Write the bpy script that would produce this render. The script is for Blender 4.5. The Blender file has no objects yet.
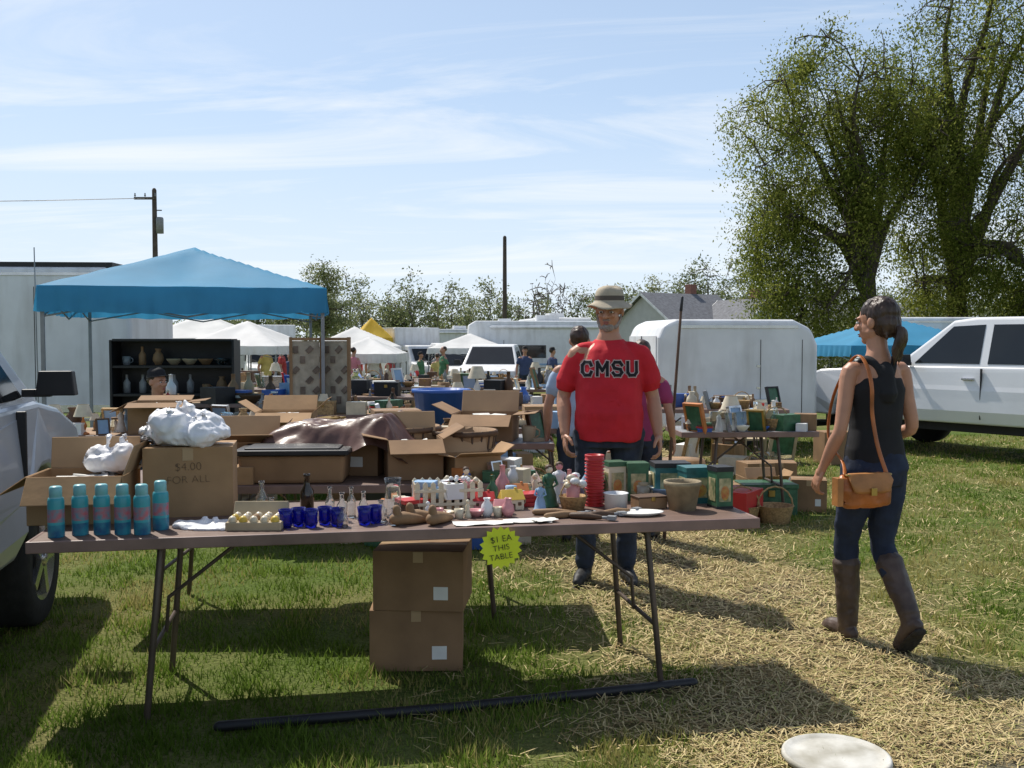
import bpy,bmesh,math,random,time
import numpy as np
from mathutils import Vector,Matrix,noise
from mathutils.bvhtree import BVHTree
R=random.Random(11); NR=np.random.RandomState(5)
V=Vector; rad=math.radians
sc=bpy.context.scene
COL=sc.collection
# ------------------------------------------------------------ materials
def mat(name,col,rough=.6,var=.12,scale=8,bump=0,bscale=40,metal=0,trans=0,spec=.5,col2=None,coat=0,stretch=None,ior=1.45,dirt=0):
    m=bpy.data.materials.new(name); m.use_nodes=True
    nt=m.node_tree; b=nt.nodes['Principled BSDF']
    b.inputs['Roughness'].default_value=rough; b.inputs['Metallic'].default_value=metal
    b.inputs['Transmission Weight'].default_value=trans; b.inputs['Specular IOR Level'].default_value=spec
    b.inputs['Coat Weight'].default_value=coat; b.inputs['IOR'].default_value=ior
    tc=nt.nodes.new('ShaderNodeTexCoord'); mp=nt.nodes.new('ShaderNodeMapping')
    nt.links.new(tc.outputs['Object'],mp.inputs['Vector'])
    if stretch: mp.inputs['Scale'].default_value=stretch
    n=nt.nodes.new('ShaderNodeTexNoise'); n.inputs['Scale'].default_value=scale; n.inputs['Detail'].default_value=6
    nt.links.new(mp.outputs[0],n.inputs['Vector'])
    r=nt.nodes.new('ShaderNodeValToRGB'); r.color_ramp.elements[0].position=.32; r.color_ramp.elements[1].position=.68
    if col2 is None:
        a=[c*(1-var) for c in col]; c2=[min(1,c*(1+var)) for c in col]
    else: a=col; c2=col2
    r.color_ramp.elements[0].color=(*a,1); r.color_ramp.elements[1].color=(*c2,1)
    nt.links.new(n.outputs[0],r.inputs[0]); out=r.outputs[0]
    if dirt:
        n3=nt.nodes.new('ShaderNodeTexNoise'); n3.inputs['Scale'].default_value=1.7; n3.inputs['Detail'].default_value=9
        m3=nt.nodes.new('ShaderNodeMapping'); m3.inputs['Scale'].default_value=(2.5,2.5,.5); nt.links.new(tc.outputs['Object'],m3.inputs[0]); nt.links.new(m3.outputs[0],n3.inputs['Vector'])
        r3=nt.nodes.new('ShaderNodeValToRGB'); r3.color_ramp.elements[0].position=.48; r3.color_ramp.elements[1].position=.78; r3.color_ramp.elements[0].color=(0,0,0,1); r3.color_ramp.elements[1].color=(dirt,dirt,dirt,1)
        nt.links.new(n3.outputs[0],r3.inputs[0]); mx=nt.nodes.new('ShaderNodeMix'); mx.data_type='RGBA'
        nt.links.new(r3.outputs[0],mx.inputs[0]); nt.links.new(out,mx.inputs[6]); mx.inputs[7].default_value=(.22,.19,.15,1); out=mx.outputs[2]
    nt.links.new(out,b.inputs['Base Color'])
    if bump:
        n2=nt.nodes.new('ShaderNodeTexNoise'); n2.inputs['Scale'].default_value=bscale; n2.inputs['Detail'].default_value=4
        nt.links.new(mp.outputs[0],n2.inputs['Vector'])
        bp=nt.nodes.new('ShaderNodeBump'); bp.inputs['Strength'].default_value=bump; bp.inputs['Distance'].default_value=.01
        nt.links.new(n2.outputs[0],bp.inputs['Height']); nt.links.new(bp.outputs[0],b.inputs['Normal'])
    return m
def leafmat(name,c1,c2,tr=.45,scale=.6):
    m=bpy.data.materials.new(name); m.use_nodes=True; nt=m.node_tree; nt.nodes.clear()
    o=nt.nodes.new('ShaderNodeOutputMaterial'); g=nt.nodes.new('ShaderNodeNewGeometry')
    n=nt.nodes.new('ShaderNodeTexNoise'); n.inputs['Scale'].default_value=scale; n.inputs['Detail'].default_value=5
    nt.links.new(g.outputs['Position'],n.inputs['Vector'])
    r=nt.nodes.new('ShaderNodeValToRGB'); r.color_ramp.elements[0].position=.35; r.color_ramp.elements[1].position=.65
    r.color_ramp.elements[0].color=(*c1,1); r.color_ramp.elements[1].color=(*c2,1)
    nt.links.new(n.outputs[0],r.inputs[0])
    d=nt.nodes.new('ShaderNodeBsdfDiffuse'); t=nt.nodes.new('ShaderNodeBsdfTranslucent'); mx=nt.nodes.new('ShaderNodeMixShader')
    mx.inputs[0].default_value=tr
    for s in (d,t): nt.links.new(r.outputs[0],s.inputs['Color'])
    nt.links.new(d.outputs[0],mx.inputs[1]); nt.links.new(t.outputs[0],mx.inputs[2]); nt.links.new(mx.outputs[0],o.inputs['Surface'])
    return m
M={}
M['white']=mat('white_paint',(.74,.75,.76),.4,.06,3,dirt=.35)
M['truckwhite']=mat('pickup_paint',(.74,.75,.77),.25,.04,2,coat=.4)
M['silver']=mat('silver_paint',(.42,.45,.49),.35,.06,3,metal=.15,coat=.3)
M['glassdark']=mat('dark_window_glass',(.015,.018,.02),.06,.1,2,spec=.6)
M['black']=mat('black_plastic',(.015,.015,.017),.5,.2,10)
M['tire']=mat('tire_rubber',(.02,.02,.02),.85,.2,20,bump=.3)
M['chrome']=mat('chrome_metal',(.55,.55,.56),.25,.1,6,metal=.9)
M['steel']=mat('brown_steel_leg',(.10,.075,.06),.45,.2,12,metal=.3)
M['tabletop']=mat('table_laminate',(.16,.10,.075),.55,.2,5,bump=.1,stretch=(1,6,1))
M['tabletrim']=mat('table_trim',(.22,.14,.12),.5,.25,6)
M['card']=mat('cardboard',(.36,.22,.11),.85,.14,5,bump=.15,bscale=25)
M['card2']=mat('cardboard_dark',(.26,.155,.08),.85,.16,5,bump=.15,bscale=25)
M['cardin']=mat('cardboard_inside',(.42,.28,.16),.9,.1,5)
M['ink']=mat('marker_ink',(.02,.018,.02),.7)
M['inkf']=mat('faded_marker_ink',(.13,.08,.045),.8)
M['tape']=mat('packing_tape',(.40,.27,.15),.35,.05)
M['bag']=mat('white_plastic_bag',(.80,.80,.82),.35,.05,9,bump=.4,bscale=14)
M['paper']=mat('paper',(.74,.73,.69),.8,.06,12)
M['teal']=mat('can_teal',(.05,.34,.40),.3,.12,12)
M['tealcap']=mat('can_cap_pale_teal',(.22,.50,.54),.35,.06,8)
M['navy']=mat('can_label',(.02,.08,.20),.3,.3,18,col2=(.04,.30,.38))
M['canred']=mat('can_label_print',(.04,.30,.38),.3,col2=(.50,.12,.15),scale=38)
M['red']=mat('red_plastic',(.5,.03,.03),.4,.1,6)
M['cobalt']=mat('cobalt_glass',(.02,.03,.55),.05,.1,4,trans=.75)
M['glass']=mat('clear_glass',(.93,.96,.96),.03,.02,4,trans=.97)
M['amber']=mat('dark_bottle_glass',(.03,.02,.01),.08,.1,4,spec=.7)
M['wood']=mat('old_wood',(.27,.16,.08),.7,.3,7,bump=.3,stretch=(1,1,.2))
M['darkwood']=mat('dark_wood',(.10,.055,.03),.6,.3,9,bump=.2)
M['wicker']=mat('wicker',(.40,.26,.12),.8,.35,60,bump=.6,bscale=90)
M['cream']=mat('cream_ceramic',(.64,.56,.41),.35,.12,14)
M['green']=mat('green_tin',(.04,.12,.06),.4,.3,22)
M['tealtin']=mat('tea_tin',(.03,.13,.13),.35,.3,20)
M['yellow']=mat('yellow_paint',(.62,.43,.07),.45,.2,9)
M['pink']=mat('pink_ceramic',(.60,.27,.28),.4,.2,14)
M['orange']=mat('orange_paint',(.5,.18,.05),.5,.2,12)
M['blue']=mat('blue_plastic',(.04,.12,.42),.4,.12,6)
M['lblue']=mat('pale_blue_cloth',(.28,.42,.6),.8,.1,6)
M['grey']=mat('grey_metal',(.24,.25,.26),.5,.15,8)
M['brass']=mat('brass',(.45,.30,.09),.3,.15,8,metal=.8)
M['leather']=mat('brown_leather',(.12,.06,.045),.38,.3,5,bump=.35,bscale=14)
M['tan']=mat('tan_cloth',(.42,.34,.22),.85,.15,8)
M['star']=mat('fluorescent_card',(.72,.80,.04),.7,.04)
def canvas(name,c,tr):
    m=mat(name,c,.7,.07,2,bump=.25,bscale=5); nt=m.node_tree; b=nt.nodes['Principled BSDF']
    t=nt.nodes.new('ShaderNodeBsdfTranslucent'); mx=nt.nodes.new('ShaderNodeMixShader'); mx.inputs[0].default_value=tr
    src=b.inputs['Base Color'].links[0].from_socket; nt.links.new(src,t.inputs['Color'])
    nt.links.new(b.outputs[0],mx.inputs[1]); nt.links.new(t.outputs[0],mx.inputs[2])
    nt.links.new(mx.outputs[0],nt.nodes['Material Output'].inputs['Surface']); return m
M['tentblue']=canvas('blue_canopy_fabric',(.06,.32,.55),.38)
M['tentwhite']=canvas('white_canopy_fabric',(.8,.8,.8),.3)
M['tentyellow']=canvas('yellow_canopy_fabric',(.75,.5,.05),.3)
M['bark']=mat('bark',(.07,.055,.04),.9,.35,3,bump=.6,bscale=12,stretch=(3,3,.6))
M['barkgrey']=mat('bark_grey',(.17,.15,.13),.9,.25,3)
M['roofgrey']=mat('roof_shingle',(.15,.155,.17),.85,.25,5,bump=.3)
M['siding']=mat('house_siding',(.48,.48,.46),.7,.06,2)
M['brick']=mat('chimney_brick',(.26,.12,.09),.9,.2,9)
M['polewood']=mat('utility_pole_wood',(.09,.07,.055),.9,.2,4)
# ------------------------------------------------------------ mesh builder
class MB:
    def __init__(s): s.v=[];s.f=[];s.m=[];s.s=[];s.M=None
    def add(s,vs,fs,mi=0,sm=False):
        o=len(s.v)
        if s.M is not None: vs=[s.M@V(v) for v in vs]
        s.v+=[tuple(v) for v in vs]
        for i,f in enumerate(fs):
            s.f.append(tuple(a+o for a in f)); s.m.append(mi[i] if isinstance(mi,list) else mi); s.s.append(sm)
    def box(s,c,sz,mi=0,rz=0,rx=0,ry=0,taper=1.0):
        a,b,h=sz[0]/2,sz[1]/2,sz[2]/2
        vs=[V((x*a*(taper if z>0 else 1),y*b*(taper if z>0 else 1),z*h)) for z in(-1,1) for y in(-1,1) for x in(-1,1)]
        if rz or rx or ry:
            m=Matrix.Rotation(rz,3,'Z')@Matrix.Rotation(ry,3,'Y')@Matrix.Rotation(rx,3,'X'); vs=[m@v for v in vs]
        c=V(c); vs=[v+c for v in vs]
        s.add(vs,[(0,2,3,1),(4,5,7,6),(0,1,5,4),(2,6,7,3),(0,4,6,2),(1,3,7,5)],mi)
    def lathe(s,c,prof,mi=0,n=14,sx=1,sy=1):
        vs=[];fs=[];mm=[]
        for r,z in prof:
            for k in range(n):
                a=2*math.pi*k/n; vs.append((c[0]+r*math.cos(a)*sx,c[1]+r*math.sin(a)*sy,c[2]+z))
        for i in range(len(prof)-1):
            for k in range(n):
                k2=(k+1)%n; fs.append((i*n+k,i*n+k2,(i+1)*n+k2,(i+1)*n+k)); mm.append(mi[i] if isinstance(mi,list) else mi)
        s.add(vs,fs,mm,True)
    def tube(s,pts,rads,mi=0,n=10,cap=True,sm=True,flat=None):
        pts=[V(p) for p in pts]
        if not hasattr(rads,'__len__'): rads=[rads]*len(pts)
        rads=list(rads)
        if cap:
            t0=(pts[0]-pts[1]).normalized(); t1=(pts[-1]-pts[-2]).normalized(); r0=rads[0]; r1=rads[-1]
            pts=[pts[0]+t0*r0*.95,pts[0]+t0*r0*.7]+pts+[pts[-1]+t1*r1*.7,pts[-1]+t1*r1*.95]
            rads=[r0*.2,r0*.68]+rads+[r1*.68,r1*.2]
        N=len(pts); vs=[];fs=[]
        t=(pts[1]-pts[0]).normalized(); up=V((0,0,1)) if abs(t.z)<.9 else V((0,1,0))
        nx=t.cross(up).normalized()
        for i in range(N):
            a=pts[max(0,i-1)];b=pts[min(N-1,i+1)]; t=(b-a)
            t=t.normalized() if t.length>1e-9 else V((0,0,1))
            nx=(nx-t*nx.dot(t)).normalized(); ny=t.cross(nx)
            for k in range(n):
                an=2*math.pi*k/n; vs.append(pts[i]+nx*math.cos(an)*rads[i]+ny*math.sin(an)*rads[i]*(flat or 1))
        for i in range(N-1):
            for k in range(n):
                k2=(k+1)%n; fs.append((i*n+k,i*n+k2,(i+1)*n+k2,(i+1)*n+k))
        fs.append(tuple(range(n-1,-1,-1))); fs.append(tuple((N-1)*n+k for k in range(n)))
        s.add(vs,fs,mi,sm)
    def ell(s,c,r,mi=0,n=16,m=None):
        vs=[];fs=[];L=n//2
        for i in range(L+1):
            th=math.pi*i/L
            for k in range(n):
                a=2*math.pi*k/n; p=V((r[0]*math.sin(th)*math.cos(a),r[1]*math.sin(th)*math.sin(a),-r[2]*math.cos(th)))
                if m: p=m@p
                vs.append(p+V(c))
        for i in range(L):
            for k in range(n):
                k2=(k+1)%n; fs.append((i*n+k,i*n+k2,(i+1)*n+k2,(i+1)*n+k))
        s.add(vs,fs,mi,True)
    def loft(s,secs,mi=0,n=24,p=2.3):
        vs=[];fs=[]
        a0=secs[0];a1=secs[-1]
        secs=[(a0[0],a0[1],a0[2],a0[3]*.02,a0[4]*.02)]+list(secs)+[(a1[0],a1[1],a1[2],a1[3]*.02,a1[4]*.02)]
        for (x,y,z,rx,ry) in secs:
            for k in range(n):
                a=2*math.pi*k/n; c,q=math.cos(a),math.sin(a)
                vs.append((x+rx*math.copysign(abs(c)**(2/p),c),y+ry*math.copysign(abs(q)**(2/p),q),z))
        for i in range(len(secs)-1):
            for k in range(n):
                k2=(k+1)%n; fs.append((i*n+k,i*n+k2,(i+1)*n+k2,(i+1)*n+k))
        s.add(vs,fs,mi,True)
    def prism(s,prof,yf,mi=0):
        n=len(prof); vs=[(x,-yf(z),z) for x,z in prof]+[(x,yf(z),z) for x,z in prof]
        fs=[(i,(i+1)%n,n+(i+1)%n,n+i) for i in range(n)]+[tuple(range(n-1,-1,-1)),tuple(range(n,2*n))]
        s.add(vs,fs,mi)
    def mesh(s,name,mats):
        me=bpy.data.meshes.new(name); me.from_pydata(s.v,[],s.f)
        for m in mats: me.materials.append(m)
        me.polygons.foreach_set('material_index',s.m); me.polygons.foreach_set('use_smooth',s.s); me.update(); return me
    def obj(s,name,mats,parent=None,loc=(0,0,0),rz=0,bevel=0,seg=2,fix=True):
        me=s.mesh(name,mats)
        if fix:
            bm=bmesh.new(); bm.from_mesh(me); bmesh.ops.recalc_face_normals(bm,faces=bm.faces); bm.to_mesh(me); bm.free()
        o=bpy.data.objects.new(name,me); COL.objects.link(o); o.location=loc; o.rotation_euler[2]=rz
        if parent: o.parent=parent
        if bevel:
            b=o.modifiers.new('b','BEVEL'); b.width=bevel; b.segments=seg; b.limit_method='ANGLE'; b.angle_limit=rad(40)
        return o
def empty(name,loc=(0,0,0),rz=0):
    e=bpy.data.objects.new(name,None); COL.objects.link(e); e.location=loc; e.rotation_euler[2]=rz; return e
def remesh(mb,name,mats,vox,parent=None,sm=2,amp=0,fs=(6,6,6),seed=0,ridge=False):
    me=mb.mesh(name+'_t',[]); o=bpy.data.objects.new('t',me); COL.objects.link(o)
    r=o.modifiers.new('r','REMESH'); r.mode='VOXEL'; r.voxel_size=vox; r.use_smooth_shade=True
    if sm: q=o.modifiers.new('s','SMOOTH'); q.iterations=sm; q.factor=.5
    dg=bpy.context.evaluated_depsgraph_get(); me2=bpy.data.meshes.new_from_object(o.evaluated_get(dg))
    bpy.data.objects.remove(o); me2.name=name; me2.materials.clear()
    for m in mats: me2.materials.append(m)
    if amp:
        nn=noise.noise
        for v in me2.vertices:
            p=v.co
            a=nn(V((p.x*fs[0]+seed,p.y*fs[1],p.z*fs[2]))); b=nn(V((p.x*fs[0]*2.3+seed,p.y*fs[1]*2.3,p.z*fs[2]*2.3)))
            k=(.35-abs(a)*1.6)+.5*(.3-abs(b)*1.6) if ridge else a+.5*b
            v.co=p+v.normal*amp*k
    n=len(me2.polygons); me2.polygons.foreach_set('use_smooth',[True]*n); me2.polygons.foreach_set('material_index',[0]*n)
    o=bpy.data.objects.new(name,me2); COL.objects.link(o)
    if parent: o.parent=parent
    return o
def text(s,size,m,parent,M4,name='lettering',ext=.002,bold=0):
    cu=bpy.data.curves.new('f','FONT'); cu.body=s; cu.size=size; cu.extrude=ext; cu.align_x='CENTER'; cu.align_y='CENTER'; cu.offset=bold
    o=bpy.data.objects.new('f',cu); COL.objects.link(o)
    dg=bpy.context.evaluated_depsgraph_get(); me=bpy.data.meshes.new_from_object(o.evaluated_get(dg)); bpy.data.objects.remove(o)
    me.materials.clear(); me.materials.append(m); me.transform(M4)
    o=bpy.data.objects.new(name,me); COL.objects.link(o)
    if parent: o.parent=parent
    return o
FRONT=Matrix.Rotation(rad(90),4,'X')
def npmesh(name,P,k,mi,mats):
    P=np.asarray(P,dtype=np.float32).reshape(-1,3); n=len(P)//k
    me=bpy.data.meshes.new(name); me.vertices.add(len(P)); me.vertices.foreach_set('co',P.ravel())
    me.loops.add(len(P)); me.loops.foreach_set('vertex_index',np.arange(len(P),dtype=np.int32))
    me.polygons.add(n); me.polygons.foreach_set('loop_start',np.arange(n,dtype=np.int32)*k)
    for m in mats: me.materials.append(m)
    me.polygons.foreach_set('material_index',np.asarray(mi,dtype=np.int32)); me.update(calc_edges=True)
    return me
def sstep(a,b,x):
    t=max(0,min(1,(x-a)/(b-a))); return t*t*(3-2*t)
def gz(y): return -.75*sstep(13,45,y)
# ------------------------------------------------------------ camera, light, world
cam=bpy.data.cameras.new('camera'); co=bpy.data.objects.new('camera',cam); COL.objects.link(co)
cam.lens=35; cam.sensor_width=36; cam.clip_end=3000; co.location=(0,0,1.5); co.rotation_euler=(rad(90-2.53),0,0); sc.camera=co
EL=54; c_,s_=math.cos(rad(EL)),math.sin(rad(EL))
Ld=V((.6*c_,-.8*c_,-s_))
sl=bpy.data.lights.new('sun','SUN'); sl.energy=5.0; sl.angle=rad(.5); sl.color=(1,.95,.86)
so=bpy.data.objects.new('sun',sl); COL.objects.link(so); so.rotation_euler=Ld.to_track_quat('-Z','Y').to_euler(); so.location=(-20,25,40)
w=bpy.data.worlds.new('World'); sc.world=w; w.use_nodes=True; nt=w.node_tree; bg=nt.nodes['Background']
sky=nt.nodes.new('ShaderNodeTexSky'); sky.sky_type='NISHITA'; sky.sun_disc=False; sky.sun_elevation=rad(EL); sky.sun_rotation=rad(-37)
sky.air_density=1.0; sky.dust_density=1.6; sky.ozone_density=1.2
tc=nt.nodes.new('ShaderNodeTexCoord'); sx=nt.nodes.new('ShaderNodeSeparateXYZ'); nt.links.new(tc.outputs['Generated'],sx.inputs[0])
def mth(op,a,b=None,clamp=False):
    n=nt.nodes.new('ShaderNodeMath'); n.operation=op; n.use_clamp=clamp
    for i,x in enumerate((a,b)):
        if x is None: continue
        if isinstance(x,(int,float)): n.inputs[i].default_value=x
        else: nt.links.new(x,n.inputs[i])
    return n.outputs[0]
zz=mth('ADD',mth('MAXIMUM',sx.outputs['Z'],0),.12)
cx=nt.nodes.new('ShaderNodeCombineXYZ'); nt.links.new(mth('DIVIDE',sx.outputs['X'],zz),cx.inputs[0]); nt.links.new(mth('DIVIDE',sx.outputs['Y'],zz),cx.inputs[1])
mp=nt.nodes.new('ShaderNodeMapping'); mp.inputs['Rotation'].default_value=(0,0,rad(48)); mp.inputs['Scale'].default_value=(.5,1.5,1); mp.inputs['Location'].default_value=(3.1,1.2,0)
nt.links.new(cx.outputs[0],mp.inputs[0])
nz=nt.nodes.new('ShaderNodeTexNoise'); nz.inputs['Scale'].default_value=1.0; nz.inputs['Detail'].default_value=12; nz.inputs['Roughness'].default_value=.62; nz.inputs['Distortion'].default_value=.8
nt.links.new(mp.outputs[0],nz.inputs['Vector'])
cr_=nt.nodes.new('ShaderNodeValToRGB'); cr_.color_ramp.elements[0].position=.47; cr_.color_ramp.elements[1].position=.66
cr_.color_ramp.elements[0].color=(0,0,0,1); cr_.color_ramp.elements[1].color=(1,1,1,1)
nt.links.new(nz.outputs[0],cr_.inputs[0])
hz=mth('SUBTRACT',1.0,mth('DIVIDE',sx.outputs['Z'],.72),True)
hz2=mth('POWER',hz,1.1)
haze=nt.nodes.new('ShaderNodeMix'); haze.data_type='RGBA'; nt.links.new(mth('MULTIPLY',hz2,.95),haze.inputs[0]); nt.links.new(sky.outputs[0],haze.inputs[6]); haze.inputs[7].default_value=(5.2,6.9,9.3,1)
mx=nt.nodes.new('ShaderNodeMix'); mx.data_type='RGBA'; nt.links.new(mth('MULTIPLY',cr_.outputs[0],mth('ADD',mth('MULTIPLY',hz2,.7),.2)),mx.inputs[0]); nt.links.new(haze.outputs[2],mx.inputs[6])
mx.inputs[7].default_value=(8.6,8.8,9.0,1)
hb=mth('POWER',mth('SUBTRACT',1.0,mth('DIVIDE',mth('MAXIMUM',sx.outputs['Z'],0),.24),True),1.3)
m2=nt.nodes.new('ShaderNodeMix'); m2.data_type='RGBA'; nt.links.new(mth('MULTIPLY',hb,.85),m2.inputs[0]); nt.links.new(mx.outputs[2],m2.inputs[6]); m2.inputs[7].default_value=(7.9,8.6,9.0,1)
nt.links.new(m2.outputs[2],bg.inputs['Color']); bg.inputs['Strength'].default_value=.115
sc.view_settings.view_transform='Standard'; sc.view_settings.look='None'; sc.view_settings.exposure=0
# ------------------------------------------------------------ people
SK=mat('skin',(.44,.23,.15),.5,.08,14,bump=.05); SK2=mat('skin_tanned',(.46,.23,.14),.45,.08,14)
HAIR=mat('dark_brown_hair',(.05,.028,.018),.4,.5,30,bump=.8,bscale=60,stretch=(1,1,.15)); GREYH=mat('grey_beard',(.30,.26,.23),.8,.3,40,bump=.8,bscale=120)
REDT=mat('red_cotton',(.56,.018,.03),.85,.08,10,bump=.15,bscale=200); BLK=mat('black_cotton',(.012,.012,.014),.85,.2,10)
JEAN=mat('dark_denim',(.025,.035,.06),.85,.3,12,bump=.2,bscale=250); JEAN2=mat('denim_navy',(.015,.024,.05),.85,.35,9,bump=.2,bscale=250)
BOOT=mat('brown_boot_leather',(.075,.05,.038),.5,.35,9,bump=.3); SHOE=mat('black_shoe',(.02,.02,.02),.6)
SOLE=mat('boot_sole',(.03,.025,.02),.8,.3,60,bump=.6); EYEW=mat('eye_white',(.7,.68,.65),.3); EYED=mat('eye_iris',(.03,.02,.015),.2); LIP=mat('lips',(.36,.13,.11),.5)
HATM=mat('hat_cloth',(.42,.36,.27),.9,.12,12,bump=.2,bscale=150); HATB=mat('hat_band',(.10,.08,.065),.9)
def cr(pts,rads,k=4):
    P=[V(p) for p in pts]; o=[];r=[]
    for i in range(len(P)-1):
        a=P[max(0,i-1)];b=P[i];c=P[i+1];d=P[min(len(P)-1,i+2)]
        for j in range(k):
            t=j/k; o.append(.5*((2*b)+(c-a)*t+(2*a-5*b+4*c-d)*t*t+(-a+3*b-3*c+d)*t**3)); r.append(rads[i]+(rads[i+1]-rads[i])*(t*t*(3-2*t)))
    o.append(P[-1]); r.append(rads[-1]); return o,r
def hand(mb,w,d,n,s,k=1.0,curl=1.0):
    w=V(w); d=V(d).normalized(); n=V(n); n=(n-d*n.dot(d)).normalized(); s0=d.cross(n).normalized()
    s=s0 if s0.dot(V(s))>0 else -s0
    m=Matrix((s,n,d)).transposed()
    mb.ell(w+d*.052*k,(.041*k,.016*k,.056*k),0,14,m); mb.ell(w+d*.078*k,(.040*k,.013*k,.030*k),0,14,m); mb.tube([w-d*.02*k,w+d*.03*k],[.024*k,.024*k],0,10)
    for i,(o,L) in enumerate(((.031,.92),(.0105,1.06),(-.0105,1.0),(-.031,.80))):
        p=w+d*.088*k+s*o*k; P=[p-d*.015*k,p]; a=rad(12)*curl+i*rad(4); sp=s*(o*1.6)
        for q,l in enumerate((.040,.027,.022)):
            dr=(d*math.cos(a)+n*math.sin(a)+sp*(1.6 if q==0 else .6)).normalized(); p=p+dr*l*L*k; P.append(p); a+=rad(30)*curl
        mb.tube(P,[.0092*k,.0092*k,.0086*k,.0078*k,.0066*k],0,8)
    p=w+d*.028*k+s*.028*k; P=[p]
    for q,l in enumerate((.036,.030,.024)):
        dr=(d*(.62+.22*q)+s*(.72-.3*q)+n*.38).normalized(); p=p+dr*l*k; P.append(p)
    mb.tube(P,[.014*k,.0125*k,.0105*k,.008*k],0,8)
def person(name,loc,yaw,H=1.75,bw=1,bd=1,belly=0,arms=None,legs=None,hy=0,hp=0,top='tee',cm=None,vox=.008,drop=0,hair='short',hat=None,beard=False,shoe='shoe',skin=None,female=False,sleeve=.55,hem=.86):
    k=H/1.75; e=empty(name,loc,yaw); S=Matrix.Scale(k,4); skin=skin or SK
    cm=cm or {}; sh=.168*(bw if bw<1 else 1+(bw-1)*.6)
    def Z(p): return V((p[0],p[1],p[2]-drop))
    arms=arms or {1:[(sh,0,1.385),(.25,.03,1.12),(.27,-.05,.87)],-1:[(-sh,0,1.385),(-.25,.03,1.12),(-.27,-.05,.87)]}
    legs=legs or {1:[(.09,0,.92),(.10,-.02,.50),(.10,.02,.09),(.11,-.13,.03)],-1:[(-.09,0,.92),(-.10,-.02,.50),(-.10,.02,.09),(-.11,-.13,.03)]}
    aw=1+(bw-1)*.6
    mb=MB(); mb.M=S
    ts=[(.90,.148,.10,0),(1.0,.150,.105,0),(1.1,.125 if female else .14,.09,0),(1.22,.138 if female else .15,.10,0),(1.33,.15 if female else .16,.105,.0),(1.40,.125,.085,.01),(1.455,.07,.06,.015),(1.50,.052,.052,.012)]
    mb.loft([(0,y-belly*math.exp(-((z-1.05)/.14)**2),z-drop,rx*bw*.96,ry*bd*.96) for z,rx,ry,y in ts],0,28,2.2)
    mb.tube([Z((0,.02,1.42)),Z((0,.008,1.50)),Z((0,-.005,1.58))],[.058*aw,.052*aw,.052*aw],0,14)
    for s in(1,-1):
        a=arms[s]; P,r=cr([Z((s*sh*.6,.005,1.39)),Z(a[0]),Z(V(a[0]).lerp(V(a[1]),.5)),Z(a[1]),Z(V(a[1]).lerp(V(a[2]),.35)),Z(a[2])],[.044*aw,.047*aw,.043*aw,.036*aw,.039*aw,.025*aw] if not female else [.040,.043,.038,.032,.034,.021])
        mb.tube(P,r,0,14)
        l=legs[s]; P,r=cr([Z(l[0]),V(l[1]),V(l[2])],[.075,.05,.035]); mb.tube(P,r,0,12)
    HM=S@Matrix.Translation(Z((0,0,1.635)))@Matrix.Rotation(hy,4,'Z')@Matrix.Rotation(hp,4,'X')
    mb.M=HM
    mb.ell((0,.012,.03),(.074,.095,.088),0,20); mb.ell((0,-.022,-.035),(.060,.068,.078),0,18); mb.ell((0,-.06,-.088),(.028,.026,.022),0,10); mb.ell((0,-.078,.022),(.052,.015,.013),0,12)
    mb.ell((0,-.012,-.05),(.066,.05,.05),0,12)
    mb.tube([(0,-.086,.015),(0,-.108,-.014),(0,-.112,-.024)],[.009,.013,.016],0,8)
    for s in(-1,1): mb.ell((s*.076,.012,-.008),(.012,.021,.031),0,10); mb.ell((s*.036,-.074,-.022),(.02,.016,.018),0,10); mb.ell((s*.014,-.097,-.027),(.009,.011,.009),0,8)
    mb.ell((0,-.088,-.056),(.022,.009,.007),0,8); mb.ell((0,-.086,-.066),(.019,.009,.007),0,8)
    remesh(mb,'body',[skin],vox*.8,e,1)
    hm=MB()
    for s in(1,-1):
        a=arms[s]; hm.M=S; d=(V(a[2])-V(a[1])).normalized()
        if len(a)>3: d=V(a[3])
        hand(hm,Z(a[2]),d,V((-s,.15,0)),V((0,-1,0)),1.0 if not female else .92,1.15)
    if vox<.012: remesh(hm,'hands',[skin],.0032,e,1)
    else: hm.obj('hands',[skin],e,fix=False)
    fm=MB(); fm.M=HM
    for s in(-1,1): fm.ell((s*.031,-.0845,.001),(.0135,.008,.0075),0,10); fm.ell((s*.031,-.0915,.001),(.006,.003,.006),1,8); fm.tube([(s*.016,-.097,.019),(s*.032,-.095,.024),(s*.048,-.085,.020)],.0035,2,6)
    fm.ell((0,-.0965,-.0565),(.021,.003,.004),3,10); fm.ell((0,-.0945,-.066),(.018,.003,.005),3,10)
    fm.obj('eyes_brows_lips',[EYEW,EYED,GREYH if beard else HAIR,LIP],e,fix=False)
    tm=MB(); tm.M=S
    if top=='tee':
        ts2=[(hem,.154,.128,0),(.95,.160,.127,0),(1.03,.157,.125,0),(1.15,.153,.115,0),(1.26,.156,.112,0),(1.34,.146,.102,.003),(1.40,.112,.088,.008),(1.435,.082,.072,.012),(1.462,.064,.060,.014)]
        tm.loft([(0,y-belly*math.exp(-((z-1.05)/.16)**2),z-drop,rx*bw*1.04,ry*bd*1.06) for z,rx,ry,y in ts2],0,32,2.2)
        for s in(1,-1):
            a=arms[s]; A=V(a[0]);B=V(a[1]); m_=A.lerp(B,sleeve)
            P,r=cr([Z((s*sh*.45,.008,1.395)),Z(V((s*sh*.78,.004,1.388))),Z(A+V((s*-.002,0,-.018))),Z(A.lerp(B,sleeve*.55)+V((s*.004,0,0))),Z(m_+V((s*.006,0,0)))],[.045*aw,.050*aw,.054*aw,.057*aw,.062*aw])
            tm.tube(P,r,0,16)
    else:
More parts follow.
